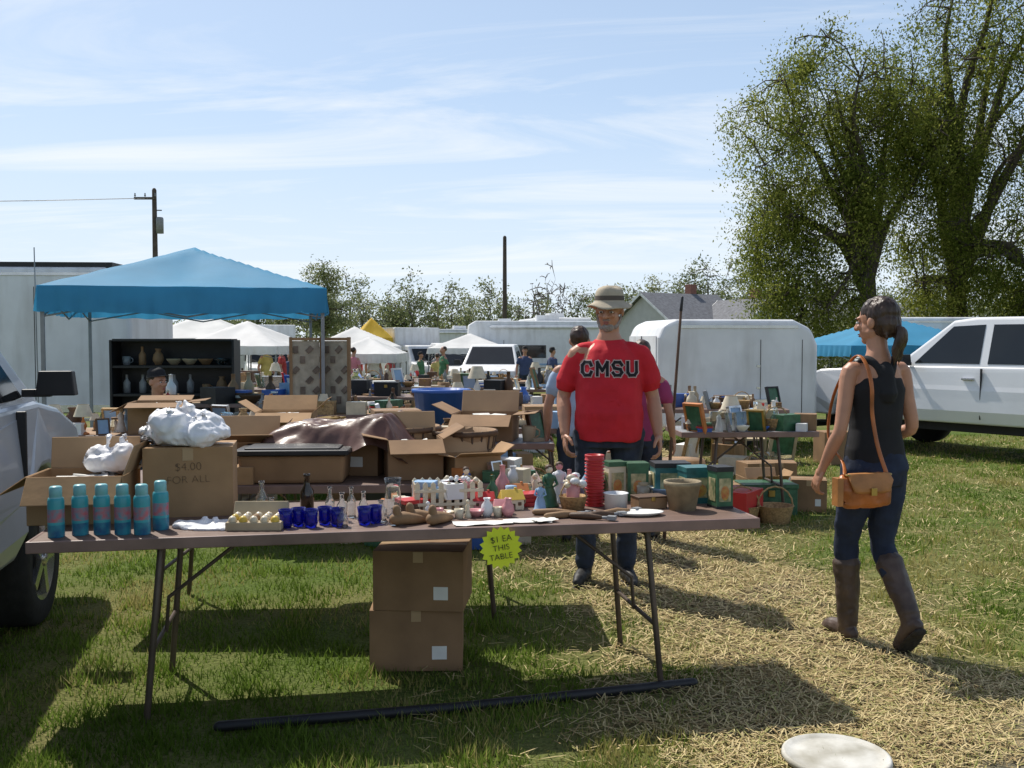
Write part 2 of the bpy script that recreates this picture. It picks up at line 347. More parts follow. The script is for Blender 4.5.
        ts2=[(.93,.158,.112,0),(1.0,.152,.112,0),(1.1,.13,.098,0),(1.22,.142,.108,0),(1.30,.150,.112,0),(1.355,.118,.103,.005)]
        tm.loft([(0,y,z-drop,rx*bw*1.02,ry*bd*1.03) for z,rx,ry,y in ts2],0,32,2.3)
        P,r=cr([Z((0,.09,1.28)),Z((0,.088,1.36)),Z((0,.08,1.41))],[.055,.038,.03]); tm.tube(P,r,0,12)
        for s in(1,-1):
            P,r=cr([Z((s*.02,.085,1.36)),Z((s*.05,.062,1.425)),Z((s*.075,.015,1.445)),Z((s*.08,-.05,1.40)),Z((s*.07,-.085,1.32))],[.022,.02,.02,.02,.024]); tm.tube(P,r,0,10)
    TOP=remesh(tm,'shirt' if top=='tee' else 'tank_top',[cm.get('top',REDT)],vox,e,3,.014 if top=='tee' else .005,(7,7,8),loc[0])
    jm=MB(); jm.M=S
    jm.loft([(0,0,.82-drop,.155*bw,.118*bd),(0,0,.90-drop,.165*(bw if not female else 1.04),.122*(bd if not female else 1.05)),(0,0,.97-drop,.158*bw,.115*bd),(0,-belly*.5,1.03-drop,.145*bw,.105*bd)],0,26,2.2)
    jw=1.06 if female else 1.12
    for s in(1,-1):
        l=legs[s]; K=V(l[1]);A=V(l[2]);Hp=Z(l[0])+V((0,0,-.02))
        bt=A+V((0,0,.02)) if shoe!='boot' else A.lerp(K,.3)
        P,r=cr([Hp,Hp.lerp(K,.5),K,K.lerp(A,.35),bt],[.086*bw*jw if not female else .094,.078*jw,.058*jw,(.058 if not female else .056)*jw,(.052 if not female else .045)*jw],5); jm.tube(P,r,0,18)
    remesh(jm,'jeans',[cm.get('leg',JEAN)],vox,e,2,.009,(9,9,12),3)
    bm_=MB(); bm_.M=S; so_=MB(); so_.M=S; rb=1.10 if shoe=='boot' else 1
    for s in(1,-1):
        l=legs[s]; A=V(l[2]);toe=V(l[3]);K=V(l[1]); f=(toe-A); fh=V((f.x,f.y,0)).normalized()
        raised=A.z>.12
        heelp=A+(A-K).normalized()*(.045 if raised else .045)+(V((0,.015,0)) if raised else -fh*.03)
        bm_.tube([heelp,heelp.lerp(toe,.5)+V((0,0,.012)),toe+V((0,0,.008))],[.037*rb,.042*rb,.036*rb],0,14); bm_.tube([A,heelp.lerp(toe,.3)],[.044*rb,.040*rb],0,12)
        fd=(toe-heelp).normalized(); bm_.tube([toe,toe+(fd if not raised else (fd+fh*.8).normalized())*.03],[.036*rb,.028*rb],0,12)
        if shoe=='boot': P,r=cr([A,A.lerp(K,.2),A.lerp(K,.5),A.lerp(K,.74)],[.048,.054,.063,.070]); bm_.tube(P,r,0,18)
        side=fd.cross(V((0,0,1))).normalized(); nn_=side.cross(fd).normalized()
        mm_=Matrix((side,nn_,fd)).transposed(); c0=heelp.lerp(toe,.55)+fd*.008-nn_*.036*rb
        so_.ell(c0,(.046*rb,.011,((toe-heelp).length)/2+.046),0,18,mm_)
        so_.ell(heelp-nn_*.040*rb,(.034*rb,.016,.034),0,12,mm_)
    remesh(bm_,'boots' if shoe=='boot' else 'shoes',[BOOT if shoe=='boot' else SHOE],vox*.9,e,1,.006,(14,14,16),1)
    so_.obj('soles',[SOLE],e,fix=False)
    h_=MB(); h_.M=HM
    if hair=='pony':
        h_.ell((0,.022,.040),(.082,.098,.088),0,20); h_.ell((0,.05,-.01),(.077,.072,.075),0,18); h_.ell((0,.078,-.04),(.045,.04,.04),0,12)
        for i in range(9):
            a=i*.7; ox,oy=.010*math.cos(a),.008*math.sin(a)
            P,r=cr([(ox,.10,-.035),(ox*1.5,.128+oy,-.05),(ox*2.8,.124+oy*1.5,-.10),(ox*3.6,.105+oy,-.15),(ox*3.0+.01*math.sin(i*3),.092+oy*.6,-.20-.012*(i%3))],[.010,.014,.015,.011,.003]); h_.tube(P,r,0,8)
        for i in range(10):
            a=-1+i*.22; h_.tube([(math.sin(a)*.075,.04+math.cos(a)*.05,-.02),(math.sin(a)*.07,.045+math.cos(a)*.045,-.07-.01*(i%3))],[.010,.004],0,6)
        remesh(h_,'hair',[HAIR],.005,e,1,.006,(50,50,14),2)
    elif hair=='short':
        h_.ell((0,.026,.036),(.080,.094,.088),0,18); remesh(h_,'hair',[HAIR if not beard else GREYH],.008,e,1,.004,(30,30,30),2)
    if beard:
        b_=MB(); b_.M=HM; b_.ell((0,-.055,-.094),(.038,.040,.030),0,14); b_.ell((0,-.086,-.046),(.026,.013,.006),0,10)
        for s in(-1,1): P,r=cr([(s*.073,.0,-.02),(s*.066,-.018,-.06),(s*.040,-.045,-.095)],[.006,.010,.016]); b_.tube(P,r,0,8)
        remesh(b_,'beard',[GREYH],.004,e,1,.004,(60,60,40),5)
    if hat:
        q=MB(); q.M=HM@Matrix.Translation((0,.012,.052))@Matrix.Rotation(rad(-8),4,'X'); n=36; vs=[];fs=[]
        pr=[(0,.090),(.045,.090),(.072,.080),(.083,.064),(.089,.034),(.092,.006),(.093,0),(.110,-.012),(.130,-.026),(.140,-.034),(.139,-.038),(.108,-.020),(.090,-.006)] if hat=='bucket' else [(0,.085),(.05,.082),(.078,.06),(.086,.02),(.088,0),(.092,-.004),(.094,-.006),(.092,-.010),(.088,-.008),(.085,-.006)]
        mm=[]
        for i,(r_,z) in enumerate(pr):
            for kk in range(n):
                a=2*math.pi*kk/n; wv=(max(0,r_-.09)/.06)*.014*math.sin(2*a+.6)+(max(0,r_-.09)/.06)*.006*math.sin(5*a)+(.006*math.sin(3*a) if z>.05 else 0)
                ext=1+(.5*max(0,-math.sin(a))**2 if (hat=='cap' and 4<i<8) else 0)
                vs.append((r_*math.cos(a)*.97,r_*math.sin(a)*1.1*ext,z+wv))
        for i in range(len(pr)-1):
            for kk in range(n): k2=(kk+1)%n; fs.append((i*n+kk,i*n+k2,(i+1)*n+k2,(i+1)*n+kk)); mm.append(1 if i==4 else 0)
        q.add(vs,fs,mm,True); q.obj('hat',[HATM if hat=='bucket' else BLK,HATB],e,fix=False)
    return e,TOP,HM
arms={1:[(.195,.0,1.370),(.262,.03,1.12),(.290,-.07,.90)],-1:[(-.195,0,1.370),(-.272,.03,1.12),(-.262,-.09,.90)]}
e,TOP,HM=person('man_in_red_shirt',(.60,6.15,0),rad(-4),1.80,1.24,1.26,.03,arms=arms,hy=rad(-14),hp=rad(9),vox=.007,hair='none',hat='bucket',beard=True,sleeve=.66,hem=.86,skin=SK2,
  legs={1:[(.10,0,.92),(.115,-.02,.50),(.11,.02,.09),(.14,-.13,.03)],-1:[(-.10,0,.92),(-.13,-.04,.50),(-.14,.0,.09),(-.18,-.14,.03)]})
mb=MB(); mb.M=HM
mb.ell((0,.035,.02),(.078,.085,.07),0,16); mb.obj('grey_hair',[GREYH],e,fix=False)
# block letters stitched on the chest, following the cloth
bv=BVHTree.FromPolygons([v.co for v in TOP.data.vertices],[p.vertices[:] for p in TOP.data.polygons])
def letters(wd,off,m,nm):
    G={'C':[[(.9,.75),(.75,1),(.25,1),(0,.75),(0,.25),(.25,0),(.75,0),(.9,.25)]],'M':[[(0,0),(0,1)],[(0,1),(.5,.35),(1,1)],[(1,1),(1,0)]],
       'S':[[(.9,.78),(.7,1),(.2,1),(0,.8),(.15,.55),(.75,.45),(.9,.22),(.7,0),(.2,0),(0,.2)]],'U':[[(0,1),(0,.22),(.2,0),(.7,0),(.9,.22),(.9,1)]]}
    vs=[];fs=[]; x0=-.165; H=.078; Wd=.060
    for ci,ch in enumerate('CMSU'):
        for si,st in enumerate(G[ch]):
            for a,b in zip(st,st[1:]):
                A=V((x0+a[0]*Wd,0,1.288+a[1]*H));B=V((x0+b[0]*Wd,0,1.288+b[1]*H)); d=(B-A).normalized(); q=V((-d.z,0,d.x))*wd/2; A-=d*wd*.42;B+=d*wd*.42; n=6
                for i in range(n+1):
                    for j in(-1,0,1):
                        p=A.lerp(B,i/n)+q*j; hit=bv.ray_cast(V((p.x,-1,p.z)),V((0,1,0))); y=(hit[0].y if hit[0] else -.17)-off; vs.append((p.x,y,p.z))
                o=len(vs)-3*(n+1)
                for i in range(n):
                    for j in(0,1): k=o+i*3+j; fs.append((k,k+1,k+4,k+3))
        x0+=.090 if ch!='M' else .094
    b_=MB(); b_.add(vs,fs,0,True); b_.obj(nm,[m],e,fix=False)
letters(.030,.0035,mat('letter_outline',(.55,.40,.38),.8),'lettering_outline'); letters(.018,.0065,BLK,'shirt_lettering')
# woman
arms={1:[(.148,.0,1.385),(.215,.03,1.10),(.262,-.05,.90)],-1:[(-.148,0,1.385),(-.190,.03,1.11),(-.14,-.16,1.0)]}
legs={1:[(.082,0,.92),(.075,-.12,.51),(.060,-.12,.085),(.065,-.27,.028)],-1:[(-.082,0,.92),(-.080,-.04,.50),(-.075,.20,.20),(-.08,.135,.045)]}
e,TOP,HMw=person('woman_in_black_tank_top',(1.77,4.84,0),rad(194),1.70,.97,.95,0,arms=arms,legs=legs,hy=rad(26),hp=rad(4),top='tank',vox=.006,hair='pony',shoe='boot',female=True,skin=SK2,cm={'top':BLK,'leg':JEAN2})
ORG=mat('orange_leather',(.36,.11,.025),.4,.35,9,bump=.35,bscale=25); PUR2=mat('purse_panel',(.40,.17,.05),.45,.25,10,bump=.3,bscale=30)
mb=MB(); mb.loft([(.18,.185,.72,.10,.02),(.18,.187,.735,.130,.034),(.18,.187,.80,.142,.040),(.18,.18,.86,.130,.030),(.18,.175,.875,.115,.018)],0,28,3)
remesh(mb,'shoulder_purse',[ORG],.006,e,1,.010,(14,14,14),4)
mb=MB(); mb.box((.325,.20,.80),(.030,.05,.13),0); mb.loft([(.165,.226,.79,.075,.006),(.165,.232,.80,.095,.008),(.165,.226,.85,.115,.008),(.165,.20,.882,.11,.018)],0,20,3); mb.box((.165,.244,.80),(.03,.01,.035),1)
for q in(-1,1): mb.lathe((.165+q*.105,.2,.868),[(.012,0),(.016,.006),(.012,.012)],1,10)
mb.obj('purse_flap_and_buckles',[PUR2,M['brass']],e,bevel=.004)
mb=MB(); P,r=cr([(.06,.185,.875),(.085,.150,1.0),(.10,.125,1.15),(.105,.125,1.28),(.105,.080,1.38),(.108,.01,1.425),(.12,-.07,1.36),(.155,-.13,1.2),(.19,-.10,1.02),(.225,.08,.92),(.28,.185,.875)],[.010]*11,6)
mb.tube(P,.011,0,8,flat=.4); mb.obj('purse_strap',[ORG],e)
C=lambda n,c: mat(n,c,.85,.1,9)
# background visitors
person('man_in_blue_shirt',(.50,7.35,0),rad(170),1.60,1.05,1.0,cm={'top':C('pale_blue_shirt',(.35,.45,.6)),'leg':JEAN},vox=.014)
person('woman_in_magenta_shirt',(.98,7.5,0),rad(160),1.5,1.0,1.0,cm={'top':C('magenta_shirt',(.3,.04,.12)),'leg':JEAN},vox=.014)
ws={1:[(.09,0,.92),(.10,-.16,.52),(.10,-.14,.09),(.11,-.29,.03)],-1:[(-.09,0,.92),(-.10,.0,.50),(-.10,.20,.10),(-.11,.05,.03)]}
pm=person('man_shopper',(-4.1,29.5,gz(29.5)),rad(40),1.75,1.08,1.05,cm={'top':C('white_shirt',(.6,.6,.6)),'leg':JEAN},vox=.02,hat='cap',legs=ws)[0]
pf=person('woman_shopper',(-4.45,28,gz(28)),rad(150),1.64,.95,.95,cm={'top':C('pink_shirt',(.6,.22,.26)),'leg':M['tan']},vox=.02,hair='short')[0]
def clone(src,name,x,y,a,top,leg=None,s=1):
    e2=empty(name,(x,y,gz(y)),rad(a)); e2.scale=(s,s,s)
    for ch in src.children:
        o=bpy.data.objects.new(ch.data.name.split('.')[0],ch.data); COL.objects.link(o); o.parent=e2
        nm=ch.data.name
        if nm.startswith('shirt') or (leg and nm.startswith('jeans')):
            o.material_slots[0].link='OBJECT'; o.material_slots[0].material=top if nm.startswith('shirt') else leg
shirts=[C('yellow_shirt',(.55,.45,.15)),C('navy_shirt',(.05,.07,.15)),C('grey_shirt',(.22,.24,.27)),C('red_shirt',(.42,.05,.05)),C('white_blouse',(.65,.62,.6)),C('green_shirt',(.08,.2,.1)),C('sky_shirt',(.3,.45,.6))]
for i,(x,y,a) in enumerate(((-2.4,32,200),(.4,31,10),(-8.6,27,30),(-6.7,29,100),(-1.4,35,0),(-3.3,36,70),(-5.6,34,190),(-9.6,31,240),(-7.6,34,0),(-3.0,40,150),(-5.0,41,20),(-.5,38,90),(-2.0,29,300),(2.2,33,200),(-6.3,25.5,60),(1.2,29.5,120))):
    clone(pm if i%2 else pf,'man_shopper' if i%2 else 'woman_shopper',x,y,a,shirts[i%7],JEAN if i%3 else M['tan'],.95+.1*((i*7)%5)/5)
sl_={1:[(.09,0,.92),(.11,-.42,.50),(.11,-.40,.09),(.11,-.55,.03)],-1:[(-.09,0,.92),(-.11,-.42,.50),(-.11,-.40,.09),(-.11,-.55,.03)]}
sa_={1:[(.168,0,1.385),(.24,-.02,1.12),(.18,-.26,1.02)],-1:[(-.168,0,1.385),(-.24,-.02,1.12),(-.18,-.26,1.02)]}
person('seated_seller_in_black_hat',(-3.35,9.4,0),rad(20),1.70,1.1,1.1,arms=sa_,legs=sl_,drop=.50,cm={'top':C('dark_shirt',(.05,.05,.06)),'leg':JEAN},vox=.014,hat='cap',hy=rad(40))
e=empty('folding_chair',(-3.35,9.45,0),rad(20)); mb=MB(); mb.box((0,0,.36),(.46,.42,.03),0); mb.box((0,.24,.66),(.46,.03,.4),0,rx=-.15)
for s in(-1,1): mb.tube([(s*.22,-.2,0),(s*.22,.22,.80)],.012,1,6); mb.tube([(s*.22,.25,0),(s*.22,-.18,.36)],.012,1,6)
mb.obj('seat_back_legs',[M['blue'],M['grey']],e)
# ------------------------------------------------------------ goods
GM=['white','black','red','blue','teal','yellow','cream','wood','darkwood','green','pink','orange','grey','brass','card','tan','glass','chrome','paper','lblue','wicker','cobalt']
GI={k:i for i,k in enumerate(GM)}
MUTED=['white','black','blue','cream','wood','wood','darkwood','darkwood','green','grey','grey','brass','card','tan','tan','chrome','paper','wicker','red','lblue','orange','cream','black','white']
def put(mb,kind,c,s,rr,mi):
    x,y,z=c
    if kind=='box': mb.box((x,y,z+s*.35),(s*rr.uniform(.7,1.4),s*rr.uniform(.6,1.1),s*.7),mi,rz=rr.random()*3)
    elif kind=='books':
        zz=z
        for i in range(rr.randint(2,5)): t=s*.12; mb.box((x,y,zz+t/2),(s*.9,s*.65,t*.95),GI[rr.choice(['red','blue','green','cream','darkwood','paper'])],rz=rr.uniform(-.4,.4)); zz+=t
    elif kind=='bottle': mb.lathe(c,[(0,0),(s*.2,0),(s*.21,s*.6),(s*.08,s*.8),(s*.08,s*1.05),(s*.1,s*1.06),(0,s*1.08)],mi,10)
    elif kind=='vase': mb.lathe(c,[(0,0),(s*.18,0),(s*.34,s*.3),(s*.28,s*.6),(s*.13,s*.8),(s*.2,s*.95),(s*.17,s*.95),(s*.1,s*.8)],mi,12)
    elif kind=='bowl': mb.lathe(c,[(0,0),(s*.2,0),(s*.45,s*.3),(s*.48,s*.36),(s*.43,s*.33),(s*.18,s*.06),(0,s*.05)],mi,14)
    elif kind=='cup':
        mb.lathe(c,[(0,0),(s*.2,0),(s*.25,s*.5),(s*.22,s*.5),(s*.17,s*.05),(0,s*.04)],mi,10); mb.tube([(x+s*.23,y,z+s*.12),(x+s*.36,y,z+s*.2),(x+s*.36,y,z+s*.35),(x+s*.24,y,z+s*.42)],s*.03,mi,5)
    elif kind=='lamp':
        mb.lathe(c,[(0,0),(s*.25,0),(s*.22,s*.06),(s*.06,s*.12),(s*.16,s*.35),(s*.05,s*.6),(s*.03,s*.75)],mi,10); mb.lathe((x,y,z+s*.75),[(s*.4,0),(s*.22,s*.5)],GI['cream'],12)
    elif kind=='frame':
        a=rr.random()*3; m=Matrix.Translation(c)@Matrix.Rotation(a,4,'Z')@Matrix.Rotation(rad(-15),4,'X'); mb.M=m
        mb.box((0,0,s*.5),(s*.7,.015,s*.95),GI[rr.choice(['paper','lblue','green','tan'])])
        for q in(-1,1): mb.box((q*s*.37,0,s*.5),(s*.09,.035,s*1.1),mi); mb.box((0,0,s*.5+q*s*.5),(s*.66,.033,s*.09),mi)
        mb.M=None
    elif kind=='basket':
        mb.lathe(c,[(0,0),(s*.33,0),(s*.42,s*.4),(s*.45,s*.42),(s*.4,s*.42),(s*.31,s*.04),(0,s*.03)],GI['wicker'],14); mb.tube([(x+s*.42*math.cos(t),y,z+s*.4+s*.45*math.sin(t)) for t in np.linspace(0,math.pi,9)],s*.025,GI['wicker'],5)
    elif kind=='chest':
        mb.box((x,y,z+s*.3),(s*1.2,s*.8,s*.6),mi); mb.box((x,y,z+s*.65),(s*1.24,s*.84,s*.1),mi); mb.box((x,y-s*.41,z+s*.5),(s*.15,.02,s*.15),GI['brass'])
    elif kind=='tray': mb.box((x,y,z+.012),(s*1.3,s*.9,.024),mi,rz=rr.random())
    elif kind=='jar': mb.lathe(c,[(0,0),(s*.2,0),(s*.22,s*.05),(s*.22,s*.45),(s*.16,s*.52)],GI['glass'],10); mb.lathe((x,y,z+s*.52),[(s*.18,0),(s*.18,s*.09),(0,s*.1)],mi,10)
    elif kind=='figure': mb.lathe(c,[(0,0),(s*.2,0),(s*.17,s*.15),(s*.1,s*.45),(s*.13,s*.6),(s*.05,s*.7),(s*.05,s*.73)],mi,10); mb.ell((x,y,z+s*.82),(s*.1,s*.1,s*.11),GI['cream'],10)
    elif kind=='chair':
        mb.box((x,y,z+s*.9),(s*.85,s*.8,s*.07),mi)
        for q in(-1,1):
            mb.tube([(x+q*s*.37,y-s*.34,z),(x+q*s*.37,y-s*.34,z+s*.9)],s*.04,mi,6); mb.tube([(x+q*s*.37,y+s*.34,z),(x+q*s*.37,y+s*.40,z+s*1.85)],s*.04,mi,6)
        for q in range(3): mb.box((x,y+s*.38,z+s*(1.2+.25*q)),(s*.74,s*.04,s*.10),mi)
KINDS=['box','box','books','bottle','vase','bowl','cup','lamp','frame','basket','chest','tray','jar','figure','bottle','bowl']
def clutter(name,cx,cy,w,d,z,n,seed,smin=.1,smax=.24,rz=0,kinds=KINDS):
    rr=random.Random(seed); mb=MB()
    for i in range(n):
        k=rr.choice(kinds); s=rr.uniform(smin,smax)
        if k in('bowl','tray'): s*=.9
        mi=GI[rr.choice(MUTED)] if rr.random()>.08 else GI['glass']
        put(mb,k,(rr.uniform(-w/2,w/2),rr.uniform(-d/2,d/2),z),s,rr,mi)
    return mb.obj(name,[M[g] for g in GM],None,(cx,cy,0),rz,bevel=.004 if cy<10 else 0,seg=1)
def folding_table(name,cx,cy,L,W,H=.74,rz=0,top='tabletop',g=0,inset=.32):
    e=empty(name,(cx,cy,g),rz); mb=MB(); mb.box((0,0,H-.012),(L-.02,W-.02,.026),0)
    for s in(-1,1): mb.box((0,s*(W/2-.006),H-.02),(L,.014,.045),1); mb.box((s*(L/2-.007),0,H-.02),(.014,W-.026,.045),1)
    mb.obj('table_top',[M[top],M['tabletrim']],e,bevel=.004)
    mb=MB()
    for s in(-1,1):
        x=s*(L/2-inset)
        for q in(-1,1): mb.tube([(x,q*(W/2-.1),H-.04),(x+s*.06,q*(W/2-.07),.01)],.0135,0,8)
        mb.tube([(x+s*.04,-(W/2-.09),.28),(x+s*.04,W/2-.09,.28)],.010,0,6)
        mb.tube([(x,-(W/2-.1),H-.07),(x,(W/2-.1),H-.07)],.010,0,6)
        mb.tube([(x-s*.33,0,H-.05),(x+s*.02,0,.42),(x+s*.03,0,.28)],.009,0,6)
    mb.obj('folding_legs',[M['steel']],e); return e
def cardboard_box(name,loc,sz,rz=0,open_=False,txt=None,m='card',fl=(.9,.9,.9,.9),tsize=.07):
    e=empty(name,loc,rz); w,d,h=sz; mb=MB(); t=.005
    if open_:
        mb.box((0,0,t/2),(w,d,t),0)
        for s in(-1,1): mb.box((0,s*(d/2-t/2),h/2),(w,t,h),0); mb.box((s*(w/2-t/2),0,h/2),(t,d-2*t,h),0)
        for k,(dx,dy) in enumerate(((0,-1),(0,1),(-1,0),(1,0))):
            a=fl[k]; ln=min(w,d)*.45
            if dy: c=V((0,dy*(d/2+math.cos(a)*ln/2),h+math.sin(a)*ln/2)); mb.box(c,(w*.98,ln,t),1 if a>1 else 0,rx=a*dy)
            else: c=V((dx*(w/2+math.cos(a)*ln/2),0,h+math.sin(a)*ln/2)); mb.box(c,(ln,d*.98,t),1 if a>1 else 0,ry=-a*dx)
        rr=random.Random(int(w*1000+h*777))
        for i in range(5): mb.box((rr.uniform(-w*.22,w*.22),rr.uniform(-d*.22,d*.22),h*.72),(w*.3,d*.3,h*.35),2,rz=rr.random()*3,rx=rr.uniform(-.4,.4))
    else:
        mb.box((0,0,h/2),(w,d,h),0)
        mb.box((0,0,h+.001),(w*.99,.05,.002),3); mb.box((0,-d/2-.001,h*.90),(.045,.002,h*.18),3)
        if not txt: mb.box((w*.25,-d/2-.0012,h*.3),(w*.16,.002,h*.22),2)
    mb.obj('cardboard_panels',[M[m],M['cardin'],M['paper'],M['tape'],M['ink']],e,bevel=.003,seg=1)
    if txt:
        for i,l in enumerate(txt): text(l,tsize*R.uniform(.9,1.1),M['inkf'],e,Matrix.Translation((R.uniform(-.03,.03),-d/2-.002,h*.72-i*tsize*1.1))@FRONT@Matrix.Rotation(R.uniform(-.12,.12),4,'Z'),'handwriting',.0008,-.0014)
    return e
TR=math.atan2(.51,2.87); cu,su=math.cos(TR),math.sin(TR)
def T(u,v,z=0): return (-1.82+cu*u-su*v,3.69+su*u+cu*v,.742+z)
c=T(1.46,.38); folding_table('folding_market_table',c[0],c[1],2.92,.76,.742,TR,inset=.47)
e=empty('price_tag_star',T(1.80,-.016,-.742+.662),TR)
mb=MB(); n=36; vs=[(0,-.003,0)]+[((.088 if k%2 else .073)*math.cos(2*math.pi*k/n),-.003-.004*math.sin(k*.35),(.088 if k%2 else .073)*math.sin(2*math.pi*k/n)) for k in range(n)]
mb.add(vs,[(0,k+1,(k+1)%n+1) for k in range(n)],0); mb.add([(x,y+.004,z) for x,y,z in vs],[(0,(k+1)%n+1,k+1) for k in range(n)],0); mb.obj('card_burst',[M['star']],e,fix=False)
for i,(l,s) in enumerate((('$1 EA',.036),('THIS',.034),('TABLE',.034))): text(l,s,M['ink'],e,Matrix.Translation((0,-.0085,.036-i*.036))@FRONT@Matrix.Rotation(.14,4,'Z'),'handwriting',.0006,-.0004)
cardboard_box('cardboard_box',(-.44,4.62,0),(.42,.34,.28),rad(2),m='card2')
cardboard_box('cardboard_box',(-.41,4.60,.283),(.41,.35,.27),rad(-4),m='card2')
cardboard_box('cardboard_box',T(.10,.50),(.38,.30,.20),TR-.05,True,['5 FOR $4'],'card',(-.9,1.4,-.6,1.2),.055)
cardboard_box('cardboard_box',T(.52,.60),(.37,.28,.30),TR+.03,False,['$4.00','FOR ALL'],'card',tsize=.05)
def bagobj(name,loc,r,seed,m='bag',rg=.018):
    mb=MB(); rr=random.Random(seed)
    for i in range(9): mb.ell((rr.uniform(-.6,.6)*r[0],rr.uniform(-.6,.6)*r[1],r[2]*rr.uniform(.35,.8)),(r[0]*rr.uniform(.35,.55),r[1]*rr.uniform(.35,.55),r[2]*rr.uniform(.35,.5)),0,12)
    mb.ell((0,0,r[2]*.42),(r[0]*.98,r[1]*.98,r[2]*.45),0,14)
    for i in range(3): a=rr.uniform(0,3); mb.box((rr.uniform(-.3,.3)*r[0],0,r[2]*1.15),(r[0]*.30,.016,r[2]*.4),0,rz=a,rx=rr.uniform(-.5,.5),ry=rr.uniform(-.5,.5))
    o=remesh(mb,name,[M[m]],.006,None,2,rg,(10,10,8),seed,True); o.location=loc; return o
bagobj('white_plastic_bag',T(.50,.58,.295),(.20,.15,.14),3)
bagobj('white_plastic_bag',T(.20,.62,.18),(.13,.12,.12),9)
bagobj('clear_plastic_wrap',T(.66,.22,-.005),(.18,.11,.026),14,rg=.012)
for i,(u,v) in enumerate(((.085,.10),(.165,.13),(.245,.13),(.325,.115),(.40,.10),(.455,.19))):
    mb=MB(); mb.lathe((0,0,0),[(0,0),(.03,0),(.031,.004),(.031,.05),(.031,.06),(.031,.11),(.031,.14),(.028,.152),(.022,.157),(.0235,.158),(.0235,.192),(.019,.197),(0,.198)],[1,1,1,0,2,0,0,3,3,3,3,3],18)
    mb.obj('spray_can',[M['teal'],M['navy'],M['canred'],M['tealcap']],None,T(u,v),R.random()*6)
def lobj(name,prof,m,u,v,n=16,z=0):
    mb=MB(); mb.lathe((0,0,0),prof,0,n); return mb.obj(name,[M[m]],None,T(u,v,z),R.random())
cupP=[(0,0),(.022,0),(.028,.02),(.026,.05),(.030,.075),(.027,.075),(.023,.05),(.024,.02),(0,.008)]
for u,v in((.945,.14),(.995,.17),(1.045,.13),(1.10,.18),(1.15,.14),(1.26,.15),(1.305,.18)): lobj('cobalt_glass_cup',cupP,'cobalt',u,v)
def botP(h,r): return [(0,0),(r,0),(r,h*.55),(r*.45,h*.72),(r*.38,h*.92),(r*.5,h*.93),(r*.5,h),(r*.36,h),(r*.3,h*.72),(r*.85,h*.54),(r*.85,.006),(0,.006)]
for u,v,h,r in((.83,.45,.15,.026),(1.12,.30,.14,.02),(1.17,.26,.12,.022),(1.21,.34,.13,.02),(1.26,.28,.12,.02),(1.33,.22,.09,.026),(1.17,.12,.08,.024),(.88,.30,.10,.022),(1.38,.13,.07,.022)): lobj('clear_glass_bottle',botP(h,r),'glass',u,v)
lobj('dark_glass_bottle',botP(.17,.03),'amber',1.02,.5)
lobj('glass_pitcher',[(0,0),(.034,0),(.036,.08),(.03,.13),(.038,.17),(.035,.17),(.027,.13),(.032,.08),(.03,.008),(0,.008)],'glass',1.385,.3)
e=empty('egg_carton_of_trinkets',T(.83,.15),TR-.15); mb=MB(); mb.box((0,0,.018),(.22,.13,.034),0)
for i in range(5):
    for j in range(3): mb.ell((-.085+i*.042,-.045+j*.045,.04),(.019,.019,.02),R.choice([1,2,1,4]),8)
mb.box((0,.085,.05),(.22,.03,.09),0,rx=-.5)
mb.obj('carton_and_trinkets',[M['tan'],M['cream'],M['wood'],M['pink'],M['yellow']],e,bevel=.004)
for u,v,a in((1.44,.12,.5),(1.50,.16,.3),(1.57,.12,1.0)):
    mb=MB(); mb.tube([(-.06,0,.028),(-.02,0,.03),(.03,0,.022),(.07,0,.016)],[.026,.027,.022,.014],0,10); mb.tube([(-.05,0,.03),(-.055,0,.07)],[.02,.017],0,8); o=mb.obj('carved_wood_shoe_last',[M['wood']],None,T(u,v),a)
for i in range(9):
    mb=MB(); put(mb,R.choice(['cup','bowl','vase','figure']),(0,0,0),.085,R,0); mb.m=[0]*len(mb.m); mb.obj(R.choice(['ceramic_cup','ceramic_bowl']),[M[R.choice(['white','cream','cream','pink'])]],None,T(1.52+i*.045+R.uniform(-.01,.01),.26+R.uniform(-.04,.04)),R.random())
def paperobj(u,v,w,d,a,z=0):
    mb=MB(); n=6; vs=[((i/n-.5)*w,(j/n-.5)*d,.006+.008*noise.noise(V((i*.7,j*.7,u*9)))+z) for j in range(n+1) for i in range(n+1)]
    mb.add(vs,[(j*7+i,j*7+i+1,(j+1)*7+i+1,(j+1)*7+i) for j in range(n) for i in range(n)],0,True); mb.obj('paper_sheet',[M['paper']],None,T(u,v),TR+a,fix=False)
paperobj(1.74,.08,.24,.09,.05); paperobj(1.93,.10,.2,.1,-.1); paperobj(2.0,.08,.1,.07,.3,.006)
e=empty('picket_fence_basket',T(1.64,.50),TR); mb=MB()
for s in(-1,1):
    for i in range(9): mb.box((-.14+i*.035,s*.075,.06),(.022,.007,.12),0); mb.box((-.14+i*.035,s*.075,.12),(.0155,.0068,.0155),0,ry=rad(45))
    mb.box((0,s*.081,.03),(.31,.006,.014),0); mb.box((0,s*.081,.09),(.31,.006,.014),0)
    for j in range(4): mb.box((s*.15,-.052+j*.035,.06),(.007,.022,.12),0)
mb.box((0,0,.02),(.29,.145,.03),1)
rr=random.Random(3)
for i in range(16): put(mb,rr.choice(['box','cup','figure']),(rr.uniform(-.11,.11),rr.uniform(-.05,.05),.05),.1,rr,rr.choice([0,2,3,4,5]))
mb.m=[min(x,5) for x in mb.m]; mb.obj('pickets_and_contents',[M['cream'],M['wood'],M['tan'],M['pink'],M['lblue'],M['white']],e,bevel=.002,seg=1)
